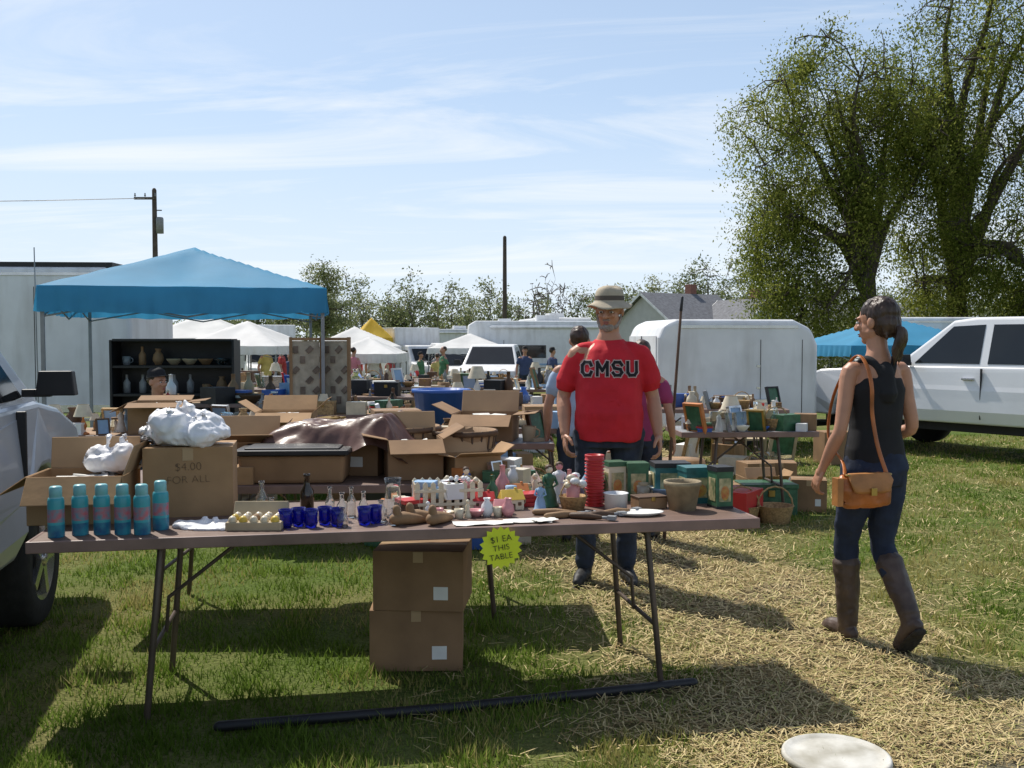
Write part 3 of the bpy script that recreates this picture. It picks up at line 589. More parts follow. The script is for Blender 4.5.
def cottage(u,v,s,wm,rm,z=0):
    e=empty('ceramic_cottage',T(u,v,z),TR+R.uniform(-.4,.4)); mb=MB(); mb.box((0,0,s*.25),(s,s*.7,s*.5),0)
    mb.add([(-s*.56,-s*.42,s*.46),(s*.56,-s*.42,s*.46),(s*.5,0,s*.9),(-s*.5,0,s*.9),(-s*.56,s*.42,s*.46),(s*.56,s*.42,s*.46)],[(0,1,2,3),(3,2,5,4),(0,3,4),(1,5,2),(0,4,5,1)],1)
    mb.box((0,-s*.36,s*.15),(s*.2,.006,s*.3),2); mb.box((-s*.3,-s*.36,s*.28),(s*.16,.006,s*.16),2); mb.box((s*.3,-s*.36,s*.28),(s*.16,.006,s*.16),2); mb.box((s*.2,.05*s,s*.85),(s*.12,s*.12,s*.25),1)
    mb.obj('walls_roof_door',[M[wm],M[rm],M['darkwood']],e,bevel=.003)
cottage(1.80,.44,.09,'pink','red'); cottage(1.92,.42,.10,'cream','yellow'); cottage(1.86,.30,.075,'white','pink'); cottage(1.98,.60,.10,'cream','orange')
def statuette(u,v,h,m1,m2):
    e=empty('ceramic_figurine',T(u,v),R.uniform(-.4,.4)); mb=MB(); mb.lathe((0,0,0),[(0,0),(h*.24,0),(h*.24,h*.05),(h*.2,h*.08),(h*.17,h*.3),(h*.09,h*.52),(h*.14,h*.68),(h*.12,h*.76),(h*.05,h*.8),(h*.05,h*.83)],0,12)
    mb.ell((0,0,h*.9),(h*.09,h*.09,h*.1),1,12); mb.ell((0,h*.02,h*.93),(h*.1,h*.1,h*.09),2,12)
    for s in(-1,1): mb.tube([(s*h*.13,0,h*.72),(s*h*.19,-h*.05,h*.55),(s*h*.06,-h*.14,h*.5)],[h*.04,h*.035,h*.025],0,8)
    mb.obj('figure',[M[m1],M[m2],M['darkwood']],e)
statuette(2.10,.45,.19,'green','cream'); statuette(2.04,.36,.13,'lblue','cream'); statuette(2.17,.55,.19,'white','pink'); statuette(1.74,.6,.17,'tan','cream')
mb=MB(); put(mb,'basket',(0,0,0),.15,R,0); mb.m=[0]*len(mb.m); mb.obj('wicker_basket',[M['wicker']],None,T(2.19,.36),.4)
mb=MB(); mb.tube([(0,0,.0),(0,0,.05)],.03,0,10)
for i in range(14):
    a=i*2.4; mb.ell((.045*math.cos(a)*(i%3)*.5,.045*math.sin(a)*(i%3)*.5,.06+.012*(i%4)),(.022,.022,.016),i%3,8)
mb.obj('artificial_flower_bunch',[M['pink'],M['cream'],M['white']],None,T(2.19,.36,.05))
mb=MB(); pr=[]
for i in range(14): pr+=[(.034,i*.016),(.045,i*.016+.001),(.046,i*.016+.006),(.043,i*.016+.0065)]
pr+=[(.045,.23),(.045,.235),(.036,.235),(.033,.16),(0,.16)]
mb.lathe((0,0,0),[(0,0)]+pr,0,20); mb.obj('stack_of_red_cups',[M['red']],None,T(2.31,.44))
mb=MB(); mb.lathe((0,0,0),[(0,0),(.05,0),(.052,.07),(.058,.075),(.05,.075),(.045,.01),(0,.008)],0,18); mb.obj('white_ceramic_dish',[M['white']],None,T(2.38,.33))
FL=mat('tin_label_print',(.55,.45,.25),.4,col2=(.12,.16,.07),scale=35)
FL2=mat('tin_fruit_print',(.45,.12,.04),.4,col2=(.5,.35,.08),scale=40)
def tin(name,u,v,w,d,h,m,a=0,lid='green'):
    e=empty(name,T(u,v),TR+a); mb=MB(); mb.box((0,0,h/2),(w,d,h),0); mb.box((0,0,h+.008),(w+.006,d+.006,.022),1); mb.box((0,0,.006),(w+.004,d+.004,.012),1)
    mb.box((0,-d/2-.001,h*.5),(w*.72,.002,h*.62),2); mb.ell((0,-d/2-.002,h*.42),(w*.26,.002,h*.2),3,14)
    for s in(-1,1): mb.box((s*(w/2+.001),0,h*.5),(.002,d*.7,h*.6),2)
    mb.obj('tin_body_lid_label',[M[m],M[lid],FL,FL2],e,bevel=.004)
tin('decorated_tin',2.45,.60,.085,.08,.165,'cream',.1); tin('decorated_tin',2.55,.58,.10,.09,.16,'green',-.05)
tin('tea_tin',2.80,.46,.13,.11,.15,'tealtin',.05,'tealtin'); tin('tea_tin',2.74,.64,.17,.12,.15,'tealtin',-.1,'black'); tin('tea_tin',2.86,.3,.08,.09,.17,'green',.1,'black')
mb=MB(); mb.box((0,0,.025),(.14,.09,.05),0); mb.box((0,0,.053),(.145,.095,.008),1); mb.box((0,-.046,.045),(.02,.006,.02),2); mb.obj('small_wooden_box',[M['wood'],M['darkwood'],M['brass']],None,T(2.54,.35),TR+.15,bevel=.003)
mb=MB(); mb.lathe((0,0,0),[(0,0),(.060,0),(.078,.11),(.084,.112),(.084,.130),(.076,.13),(.070,.11),(.05,.02),(0,.02)],0,24); mb.obj('clay_flower_pot',[mat('aged_clay',(.30,.24,.15),.85,.3,14,bump=.3)],None,T(2.67,.27))
for i,(u,v,a,L) in enumerate(((2.12,.16,.2,.2),(2.2,.10,-.5,.16),(2.10,.22,-.25,.22),(2.27,.14,.1,.14),(2.36,.2,.4,.16))):
    mb=MB(); mb.tube([(-L/2,0,.014),(-L*.1,0,.016),(L*.3,0,.013)],[.013,.016,.009],0,8); mb.tube([(L*.28,0,.013),(L/2,0,.012)],[.006,.009],1,6); mb.box((L/2+.015,0,.014),(.035,.03,.016),1)
    mb.obj('old_hand_tool',[M['darkwood'] if i%2 else M['wood'],M['grey']],None,T(u,v),TR+a)
mb=MB(); mb.lathe((0,0,0),[(0,.004),(.06,.003),(.085,.014),(.088,.018),(.08,.014),(.055,.008),(0,.008)],0,22,1.2,.7); mb.obj('white_platter',[M['paper']],None,T(2.44,.16),TR)
mb=MB(); put(mb,'books',(0,0,0),.16,R,0); mb.m=[x%3 for x in mb.m]; mb.obj('stack_of_books',[M['red'],M['cream'],M['blue']],None,T(2.0,.52),TR,bevel=.002)
rr=random.Random(21)
NMS={'cup':'ceramic_cup','bottle':'small_bottle','jar':'glass_jar','figure':'ceramic_figurine','vase':'ceramic_vase','bowl':'ceramic_bowl','books':'stack_of_books','box':'trinket_box'}
for i in range(52):
    u,v=rr.uniform(1.42,2.75),rr.uniform(.40,.74); k=rr.choice(['cup','bottle','jar','figure','vase','bowl','books','box'])
    if v<.52 and not(1.45<u<2.05): v+=.2
    mb=MB(); put(mb,k,(0,0,0),rr.uniform(.06,.16),rr,GI[rr.choice(['white','cream','pink','tan','orange','green','lblue','brass','wood','darkwood','cream'])])
    mb.obj(NMS[k],[M[g_] for g_ in GM],None,T(u,v),rr.random()*6)
# ---- second row
folding_table('folding_market_table',-1.0,5.55,2.3,.76,.74,rad(3))
cardboard_box('cardboard_box',(-1.55,5.75,.742),(.38,.3,.18),rad(8),True,None,'card',(.4,1.2,-.4,1.0))
e=empty('black_storage_bin',(-1.17,5.38,.742),rad(3)); mb=MB(); mb.box((0,0,.075),(.54,.32,.15),0,taper=1.04); mb.obj('bin_body',[M['card2']],e,bevel=.02); mb=MB(); mb.box((0,0,.165),(.60,.38,.028),0); mb.box((0,0,.182),(.5,.28,.012),0); mb.obj('lid',[M['black']],e,bevel=.012)
cardboard_box('cardboard_box',(-.98,5.72,.742),(.5,.34,.26),rad(-6),False,None,'card2')
cardboard_box('cardboard_box',(-.55,5.5,.742),(.30,.30,.22),rad(12),True,None,'card2',(-.5,1.3,.2,.5))
mb=MB(); n=56; vs=[]
for j in range(n+1):
    for i in range(n+1):
        u=i/n*2-1;v=j/n*2-1; edge=max(sstep(.66,1.0,abs(u)),sstep(.62,1,abs(v)))
        z=.262+.06*(u+.2)*(u>-.2)*(1-edge)-edge*(.15+.05*math.sin(u*6+v*5))
        a=noise.noise(V((u*1.6+v*1.6,v*1.2-u*.8,1))); b_=noise.noise(V((u*4-v*5,v*3+u*3,4)))
        z+=.022*(.3-abs(a)*1.8)+.018*(.3-abs(b_)*1.8)
        vs.append((u*(.42+.04*edge),v*(.30+.04*edge),z))
mb.add(vs,[(j*(n+1)+i,j*(n+1)+i+1,(j+1)*(n+1)+i+1,(j+1)*(n+1)+i) for j in range(n) for i in range(n)],0,True)
mb.obj('brown_leather_cover',[M['leather']],None,(-.96,5.72,.765),rad(-10),fix=False)
def bushel(loc,r,h):
    mb=MB(); mb.lathe((0,0,0),[(0,0),(r*.8,0),(r*.9,h*.5),(r,h),(r*.96,h),(r*.85,h*.5),(r*.76,.02),(0,.02)],0,24)
    for z in(.12,.5,.93): mb.lathe((0,0,h*z),[(r*(.8+.2*z)+.004,-.012),(r*(.8+.2*z)+.012,-.012),(r*(.8+.2*z)+.012,.014),(r*(.8+.2*z)+.004,.014)],1,24)
    for k in range(20):
        a=k*math.pi/10; mb.tube([(r*.81*math.cos(a),r*.81*math.sin(a),.01),(r*1.005*math.cos(a),r*1.005*math.sin(a),h)],.006,1,4,cap=False)
    mb.obj('bushel_basket',[M['wood'],M['darkwood']],None,loc)
bushel((-.62,5.80,.742),.20,.26); bushel((-.28,5.76,.742),.19,.24)
cardboard_box('cardboard_box',(-.22,5.45,.742),(.26,.22,.13),rad(20),True,None,'card',(.3,1.1,.2,.6))
clutter('assorted_trinkets',-.12,5.42,.36,.4,.742,22,77,.06,.13)
clutter('assorted_trinkets',-1.55,5.35,.5,.3,.742,12,78,.08,.16)
# ---- middle distance rows
rows=[(-1.0,7.6,2.6,.75,2),(-.3,8.9,1.9,.7,-4),(-2.7,8.3,2.2,.75,5),(-1.7,10.4,2.4,.75,0),(.2,11.8,2.2,.75,6),(-3.3,12.2,2.4,.8,0),(-1.2,13.6,2.6,.8,-5),(1.95,8.5,1.15,.65,3),(2.2,11.2,1.7,.7,-6),(-4.2,16,2.6,.8,4),(-1.6,17,2.6,.8,2),(1.0,16,2.0,.8,-4),(-3.2,21,3,.8,2),(.2,22,3,.8,0),(-6.0,20,3,.8,0),(-5.6,26,3,.8,0),(-1.5,27,3,.8,3),(2.3,25,3,.8,3),(3.6,20.5,3,.8,0),(-8.2,25,3,.8,0)]
for i,(x,y,L,W,a) in enumerate(rows):
    g_=gz(y); folding_table('folding_market_table',x,y,L,W,.74,rad(a),R.choice(['tabletop','grey','white','wood']) if i!=7 else 'grey',g_)
    clutter('flea_market_goods',x,y,L*.93,W*.85,.742+g_,46 if y<12 else 34,100+i,.08,.24 if y<12 else .34,rad(a))
    clutter('flea_market_goods',x,y-.1,L*.95,W*.9,g_,9,300+i,.2,.4,rad(a),['box','chest','basket','box'])
for i,(x,y) in enumerate(((-2.2,12.0),(.4,14),(-.4,18.5),(-2.6,15),(-5,18),(1.6,18.5),(-3.9,24),(-7,24),(.8,24.5),(-2.0,24),(3.1,12.4),(-5.6,14.2))):
    clutter('flea_market_furniture',x,y,2.2,1.0,gz(y),9,500+i,.30,.5,.3*i,['chair','chest','box','lamp','basket','frame','chair'])
for (x,y,s,z,a,op) in ((-1.7,7.5,(.42,.33,.22),.742,5,1),(-.2,7.6,(.46,.38,.20),.742,-8,1),(-.9,7.7,(.36,.32,.22),.742,14,0),(-2.4,7.9,(.5,.4,.5),0,8,1),(.30,8.8,(.4,.3,.18),.742,4,0),
    (2.48,10.1,(.3,.28,.26),0,12,0),(2.78,10.3,(.32,.28,.24),0,-8,0),(2.36,9.2,(.3,.25,.2),0,5,1),(2.62,8.75,(.30,.24,.28),0,-14,0),(1.3,9.5,(.4,.3,.35),0,0,0),(-2.9,8.2,(.45,.35,.25),.742,9,1),(-1.5,9.4,(.5,.4,.45),0,9,1),(3.9,12.0,(.4,.3,.4),0,9,0)):
    cardboard_box('cardboard_box',(x,y,z),s,rad(a),bool(op),None,R.choice(['card','card2']),(R.uniform(-.8,.8),R.uniform(.2,1.3),R.uniform(-.6,.8),R.uniform(0,1.2)))
mb=MB(); mb.lathe((0,0,0),[(0,0),(.2,0),(.24,.3),(.26,.3),(.26,.33),(.22,.33),(.2,.03),(0,.02)],0,20); mb.obj('blue_plastic_tub',[M['blue']],None,(-.62,8.7,.742))
mb=MB(); mb.tube([(0,0,0),(.13,.1,1.72)],[.014,.010],0,8); mb.tube([(.13,.1,1.72),(.14,.1,1.82)],[.012,.010],1,8); mb.obj('wooden_walking_pole',[M['darkwood'],M['black']],None,(1.14,7.4,0))
mb=MB(); mb.lathe((0,0,0),[(0,0),(.2,0),(.24,.2),(.2,.42),(0,.42)],0,18); mb.obj('wooden_keg',[M['wood']],None,(1.55,9.0,0))
SQ=mat('quilt_cloth',(.40,.35,.27),.9,.2,12); SQ2=mat('quilt_brown_patch',(.17,.13,.10),.9,.3,12)
for k,(x,y,a) in enumerate(((-2.13,10.3,18),(-1.84,10.4,-20))):
    e=empty('quilted_folding_screen',(x,y,0),rad(a)); mb=MB()
    for s in(-1,1): mb.box((s*.155,0,.78),(.03,.03,1.5),0); mb.box((0,0,.78+s*.73),(.28,.028,.03),0)
    mb.obj('panel_frame',[M['wood']],e)
    mb=MB()
    for i in range(13):
        for j in range(4):
            if (i*3+j*2)%5<2: mb.box((-.105+j*.07,-.004,.14+i*.105),(.05,.010,.075),0,ry=.78 if (i+j)%3 else 0)
    mb.box((0,.008,.78),(.275,.006,1.42),1)
    mb.obj('panel_quilt',[SQ2,SQ],e)
clutter('flea_market_goods',-4.0,10.8,1.6,1.2,0,22,55,.25,.6,0,['box','chest','box','basket','books','lamp'])
clutter('flea_market_goods',-3.0,13.8,2.2,1.2,0,22,56,.3,.7,0,['box','chest','box','basket','frame','lamp'])
e=empty('dark_display_cabinet',(-4.35,12.9,0),rad(5)); mb=MB()
mb.box((0,.2,.75),(1.5,.02,1.5),0)
for s in(-1,1): mb.box((s*.76,0,.75),(.03,.44,1.5),0)
for z in(.05,.42,.8,1.16,1.5): mb.box((0,0,z),(1.48,.42,.03),0)
rr=random.Random(5)
for z in(.07,.44,.82,1.18):
    for q in range(7): put(mb,rr.choice(['vase','bottle','bowl','cup']),(-.62+q*.2,-.02,z),.22,rr,rr.choice([1,2,3,4]))
mb.m=[min(x,4) for x in mb.m]; mb.obj('carcass_shelves_and_ware',[M['black'],M['tan'],M['grey'],M['wood'],M['glass']],e)
mb=MB(); mb.tube([(-1.12,3.74,.025),(-.2,3.93,.03),(.78,4.22,.028)],.021,0,10); mb.obj('black_pipe',[M['black']])
mb=MB(); mb.lathe((0,0,0),[(0,.018),(.13,.02),(.165,.014),(.175,.024),(.185,.02),(.188,.004),(0,0)],0,40); mb.obj('white_bucket_lid',[mat('dirty_white_plastic',(.30,.28,.22),.7,col2=(.66,.65,.60),scale=7)],None,(1.14,3.44,.026))
# ------------------------------------------------------------ canopies
def canopy(name,cx,cy,w,d,ze,zp,fm,gzv=0,val=.22,rz=0,legm='grey'):
    e=empty(name,(cx,cy,0),rz); mb=MB(); n=14; vs=[];fs=[]
    def h(u,v):
        a=max(abs(u),abs(v)); z=zp-(zp-ze)*a
        diag=1-abs(abs(u)-abs(v))/max(a,.001); z-=.14*(1-diag)*a*(1-a)*1.6
        return z+.014*noise.noise(V((u*5,v*5,cx)))
    for j in range(n*2+1):
        for i in range(n*2+1):
            u=i/n-1; v=j/n-1; vs.append((u*w/2,v*d/2,h(u,v)))
    N=2*n+1
    for j in range(N-1):
        for i in range(N-1): fs.append((j*N+i,j*N+i+1,(j+1)*N+i+1,(j+1)*N+i))
    mb.add(vs,fs,0,True)
    N2=60
    for side in range(4):
        vs=[];fs=[]
        for i in range(N2+1):
            u=i/N2*2-1
            for k in range(4):
                wob=.012*math.sin(i*1.3+side)*k/1.5+.007*math.sin(i*2.9)*k/1.5
                px,py={0:(u*w/2,-d/2-.004*k-wob),1:(u*w/2,d/2+.004*k+wob),2:(-w/2-.004*k-wob,u*d/2),3:(w/2+.004*k+wob,u*d/2)}[side]
                vs.append((px,py,ze-val*k/3-.02*(1-u*u)*(k>0)-.006*math.sin(i*.9)*(k==3)))
        for i in range(N2):
            for k in range(3): fs.append((i*4+k,(i+1)*4+k,(i+1)*4+k+1,i*4+k+1))
        mb.add(vs,fs,0,True)
    mb.obj('fabric_roof',[M[fm]],e,fix=False)
    mb=MB()
    for sx in(-1,1):
        for sy in(-1,1):
            x,y=sx*(w/2-.04),sy*(d/2-.04); mb.box((x,y,(ze+gzv)/2),(.035,.035,ze-gzv),0); mb.box((x,y,gzv+.02),(.1,.1,.02),0)
            mb.tube([(x,y,ze-.05),(0,0,zp-.05)],.011,0,6)
    for s in(-1,1):
        for a,b in(((-1,s),(0,s)),((0,s),(1,s)),((s,-1),(s,0)),((s,0),(s,1))):
            p=[V((a[0]*(w/2-.04),a[1]*(d/2-.04),0)),V((b[0]*(w/2-.04),b[1]*(d/2-.04),0))]
            mb.tube([p[0]+V((0,0,ze-.05)),p[1]+V((0,0,ze-.30))],.009,0,5); mb.tube([p[0]+V((0,0,ze-.30)),p[1]+V((0,0,ze-.05))],.009,0,5)
    mb.obj('frame',[M[legm]],e); return e
canopy('blue_canopy_tent',-3.58,11.3,2.75,2.8,2.03,2.54,'tentblue',0,.25,rad(14))
canopy('white_canopy_tent',-8.6,28,3.0,3,1.55,2.25,'tentwhite',gz(28),.2,.1)
canopy('white_canopy_tent',-6.9,26,2.6,3,1.35,2.0,'tentwhite',gz(26),.2,-.1)
canopy('white_canopy_tent',-5.2,33,2.8,3,1.3,1.95,'tentwhite',gz(33),.25,.2)
canopy('white_canopy_tent',-4.3,30,2.0,3,1.1,1.6,'tentwhite',gz(30),.25,.0)
canopy('yellow_peaked_tent',-6.2,44,1.6,1.6,1.6,2.5,'tentyellow',gz(44),.2,.3)
canopy('white_canopy_tent',-10.6,36,3,3,1.5,2.2,'tentwhite',gz(36),.2,.0)
canopy('white_canopy_tent',-1.6,38,3,3,1.2,1.75,'tentwhite',gz(38),.2,.0)
canopy('blue_canopy_tent',7.6,20,3.0,3,1.40,1.96,'tentblue',gz(20),.2,.1)
# ------------------------------------------------------------ vehicles
def wheel(mb,x,y,r,wd=.22,side=1):
    n=26; pr=[(0,.36),(.50,.36),(.62,.50),(.93,.5),(1,.38),(1,-.38),(.93,-.5),(.4,-.5),(0,-.5)]
    vs=[];fs=[];mm=[]
    for rr_,yy in pr:
        for k in range(n):
            a=2*math.pi*k/n; vs.append((x+r*rr_*math.cos(a),y+side*yy*wd,r+r*rr_*math.sin(a)))
    for i in range(len(pr)-1):
        for k in range(n): k2=(k+1)%n; fs.append((i*n+k,i*n+k2,(i+1)*n+k2,(i+1)*n+k)); mm.append(2 if i<1 else 1 if i<2 else 0)
    mb.add(vs,fs,mm,True)
    for k in range(5):
        a=k*2*math.pi/5; mb.box((x+math.cos(a)*r*.32,y+side*(wd*.44),r+math.sin(a)*r*.32),(r*.5,.03,r*.15),1,ry=-a)
    mb.ell((x,y+side*(wd*.46),r),(r*.14,.03,r*.14),1,10)
WM=lambda:[M['tire'],M['chrome'],M['black']]
def vehicle(name,loc,rz,paint,W,low,gh,lean,wins,wh,r,seams=(),handles=(),shield=None,rear=None,mirror=None,extras=None,trim=None,ms=1.0,mm_='black'):
    e=empty(name,loc,rz); hw=W/2
    mb=MB(); mb.prism(low,lambda z:hw-(.05*max(0,(z-.85))/.35)-(.04 if z<.5 else 0),0)
    mb.obj('lower_body',[paint],e,bevel=.035,seg=3)
    zb=min(z for x,z in gh)
    yf=lambda z:hw-.06-(z-zb)*lean
    mb=MB(); mb.prism(gh,yf,0); mb.obj('cab',[paint],e,bevel=.04,seg=3)
    mb=MB()
    for wn in wins:
        for s in(-1,1):
            vs=[(x,s*(yf(z)+.006),z) for x,z in wn]+[(x,s*(yf(z)-.02),z) for x,z in wn]; n=len(wn)
            mb.add(vs,[tuple(range(n)),tuple(range(2*n-1,n-1,-1))]+[(i,(i+1)%n,n+(i+1)%n,n+i) for i in range(n)],0)
    def slope(a,b,k0,k1):
        a=V((a[0],0,a[1]));b=V((b[0],0,b[1])); d=(b-a); nrm=V((d.z,0,-d.x)).normalized()
        if nrm.x*(1 if a.x>0 else -1)<0: nrm=-nrm
        p=a+d*k0+nrm*.006;q=a+d*k1+nrm*.006; yp=yf(p.z)-.10;yq=yf(q.z)-.08
        mb.add([(p.x,-yp,p.z),(p.x,yp,p.z),(q.x,yq,q.z),(q.x,-yq,q.z)],[(0,1,2,3)],0)
    if shield: slope(*shield,.08,.93)
    if rear: slope(*rear,.12,.9)
    mb.obj('windows',[M['glassdark']],e)
    mb=MB()
    for x,zs,ze in seams:
        for s in(-1,1): mb.box((x,s*(hw-.02),(zs+ze)/2),(.012,.05,ze-zs),0)
    for x,z in handles:
        for s in(-1,1): mb.box((x,s*(hw+.012-.03),z),(.16,.05,.03),1)
    ln=max(p[0] for p in low)-min(p[0] for p in low)
    mb.box((0,0,.5),(ln-.5,W-.55,.3),0)
    xf=max(p[0] for p in low); xr=min(p[0] for p in low)
    for s in(-1,1):
        mb.box((xf-.04,s*(hw-.28),.86),(.12,.34,.17),2); mb.box((xr+.03,s*(hw-.14),.95),(.10,.15,.32),3)
    if mirror:
        for s in(-1,1):
            mb.box((mirror[0]+.02,s*(hw+.0),mirror[1]-.03),(.05,.14,.04),0)
            mb.box((mirror[0],s*(hw+.10*ms),mirror[1]+.02),(.08*ms,.19*ms,.125*ms),4,taper=.85)
    if trim:
        for s in(-1,1): mb.box((trim[0],s*(hw-.01),trim[2]),(trim[1],.03,.05),0)
    mb.obj('trim_and_lights',[M['black'],M['chrome'],M['glass'],M['red'],M[mm_]],e,bevel=.018)
    mb=MB()
    for x in wh:
        for s in(-1,1): wheel(mb,x,s*(hw-.13),r,.22,s)
    mb.obj('wheels',WM(),e)
    if extras: extras(e)
    return e
def arch(xc,r,zb,n=9): return [(xc-r*math.cos(math.pi*i/n),zb+r*math.sin(math.pi*i/n)) for i in range(n+1)]
def pickup(name,loc,rz,paint):
    zb=.48
    low=[(2.86,.5),(2.9,.85),(2.82,1.08),(2.6,1.16),(1.35,1.24),(-2.88,1.26),(-2.9,.6),(-2.8,zb)]+arch(-1.75,.48,zb)+arch(1.9,.48,zb)
    gh=[(1.42,1.2),(.62,1.86),(.3,1.90),(-.85,1.90),(-1.0,1.86),(-1.18,1.2)]
    wins=[[(1.08,1.28),(.60,1.78),(.16,1.80),(.16,1.28)],[(.05,1.28),(.05,1.80),(-.62,1.80),(-.70,1.72),(-.72,1.28)]]
    def ex(e):
        mb=MB(); mb.box((-2.05,0,1.275),(1.6,1.7,.02),0); mb.box((2.93,0,.85),(.04,1.2,.28),0); mb.box((2.95,0,.6),(.14,1.95,.2),1); mb.box((-2.95,0,.58),(.14,1.95,.16),1)  # flat black panel on the solid bed stands in for the open bed's dark hollow
        mb.obj('dark_bed_panel_and_bumpers',[M['black'],M['chrome']],e,bevel=.02)
    return vehicle(name,loc,rz,paint,1.98,low,gh,.30,wins,(-1.75,1.9),.40,seams=((1.22,.6,1.2),(.10,.55,1.22),(-.86,.6,1.22),(-1.2,.6,1.25)),handles=((.28,1.08),(-.66,1.08)),shield=((1.42,1.2),(.62,1.86)),rear=((-1.18,1.2),(-1.0,1.86)),mirror=(1.12,1.30),extras=ex,trim=(.1,2.4,.72),ms=1.2)
e=pickup('white_pickup_truck',(6.55,12.7,0),rad(180-53),M['truckwhite']); e.scale=(.94,.94,.94)
def van(name,loc,rz,paint,H=1.78):
    zb=.42
    low=[(2.36,.45),(2.42,.75),(2.3,1.0),(1.95,1.12),(1.55,1.18),(-2.3,1.16),(-2.4,.8),(-2.35,zb)]+arch(-1.45,.42,zb)+arch(1.5,.42,zb)
    gh=[(1.75,1.12),(.72,H-.1),(.4,H),(-1.7,H),(-2.05,H-.08),(-2.32,1.12)]
    wins=[[(1.38,1.2),(.68,H-.18),(.1,H-.13),(.1,1.2)],[(0,1.2),(0,H-.13),(-1.0,H-.13),(-1.05,1.2)],[(-1.15,1.2),(-1.1,H-.13),(-1.85,H-.16),(-2.08,1.2)]]
    return vehicle(name,loc,rz,paint,1.85,low,gh,.22,wins,(-1.45,1.5),.35,seams=((1.15,.5,1.15),(.05,.5,1.15),(-1.08,.5,1.15)),handles=((.25,1.0),(-.75,1.0)),shield=((1.75,1.12),(.72,H-.1)),rear=((-2.32,1.12),(-2.05,H-.08)),mirror=(1.34,1.26))
hd=rad(90+11); fr=V((-2.62,6.05,0)); h=V((math.cos(hd),math.sin(hd),0)); rt=V((h.y,-h.x,0))
c=fr-h*2.35-rt*.92
van('silver_minivan',(c.x,c.y,0),hd,M['silver'],1.92)
van('white_van',(-2.6,42,gz(42)),rad(-80),M['white'],2.1)
van('white_van',(-3.9,50,gz(50)),rad(200),M['white'],1.9)
van('white_van',(-9.4,48,gz(48)),rad(175),M['white'],1.6)
van('parked_car',(-11.5,52,gz(52)),rad(185),M['grey'],1.5)
van('parked_car',(-6.9,52,gz(52)),rad(200),M['red'],1.55)
pickup('white_pickup_truck',(-.6,34,gz(34)),rad(-95),M['white'])
def cargo_trailer(name,loc,rz,L,W,H,zb=.42,roof='white',ribs=.6):
    e=empty(name,loc,rz)
    mb=MB(); pr=[(-L/2+.04,zb),(L/2-.1,zb),(L/2,zb+.15),(L/2,H-.35),(L/2-.1,H-.12),(L/2-.35,H),(-L/2+.25,H),(-L/2+.08,H-.07),(-L/2,H-.25),(-L/2,zb+.1)]
    mb.prism(pr,lambda z:W/2,0); mb.obj('box_body',[M['white']],e,bevel=.07,seg=4)
    mb=MB()
    for s in(-1,1):
        for i in range(int(L/ribs)+1):
            x=-L/2+.25+i*ribs
            if x<L/2-.3: mb.box((x,s*(W/2+.001),(zb+H)/2),(.02,.006,H-zb-.35),3)
        mb.box((0,s*(W/2+.004),zb+.06),(L-.3,.02,.1),1); mb.box((0,s*(W/2+.004),H-.1),(L-.6,.02,.04),1)
        mb.box((-.1,s*(W/2+.08),.68),(.95,.2,.04),1)
        wheel(mb,-.1,s*(W/2+.06),.30,.18,s)
        mb.ell((-L/2+.2,s*(W/2+.01),zb+.1),(.05,.03,.03),4,8)
        for i in range(3): mb.box((L*.12,s*(W/2+.004),zb+.25+i*.3),(.05,.012,.03),1)
        mb.box((L*.12+.03,s*(W/2+.002),(zb+H)/2-.05),(.008,.006,H-zb-.45),2); mb.box((L*.12+.62,s*(W/2+.002),(zb+H)/2-.05),(.008,.006,H-zb-.45),2)
    mb.tube([(L/2-.2,-.5,zb),(L/2+.9,0,zb)],.035,2,6); mb.tube([(L/2-.2,.5,zb),(L/2+.9,0,zb)],.035,2,6); mb.box((L/2+.85,0,zb/2+.05),(.05,.05,zb+.2),2)
    mb.box((-L/2-.006,0,(zb+H)/2),(.012,W-.2,H-zb-.45),3); mb.box((-L/2-.014,0,(zb+H)/2),(.014,.02,H-zb-.45),2)
    if roof=='dark': mb.box((0,0,H+.03),(L-.5,W-.1,.07),2)
    mb.obj('trim_wheels_hitch',[M['tire'],M['chrome'],M['black'],M['white'],M['red']],e)
    return e
cargo_trailer('white_cargo_trailer',(2.98,14.35,0),rad(7),2.25,1.7,1.78,.3,ribs=3)
cargo_trailer('white_cargo_trailer',(-7.8,14.6,0),rad(4),5.0,2.2,2.5,.5,'dark')
cargo_trailer('white_cargo_trailer',(10.6,22.5,gz(22.5)),rad(0),5.0,2.2,2.15,.5)
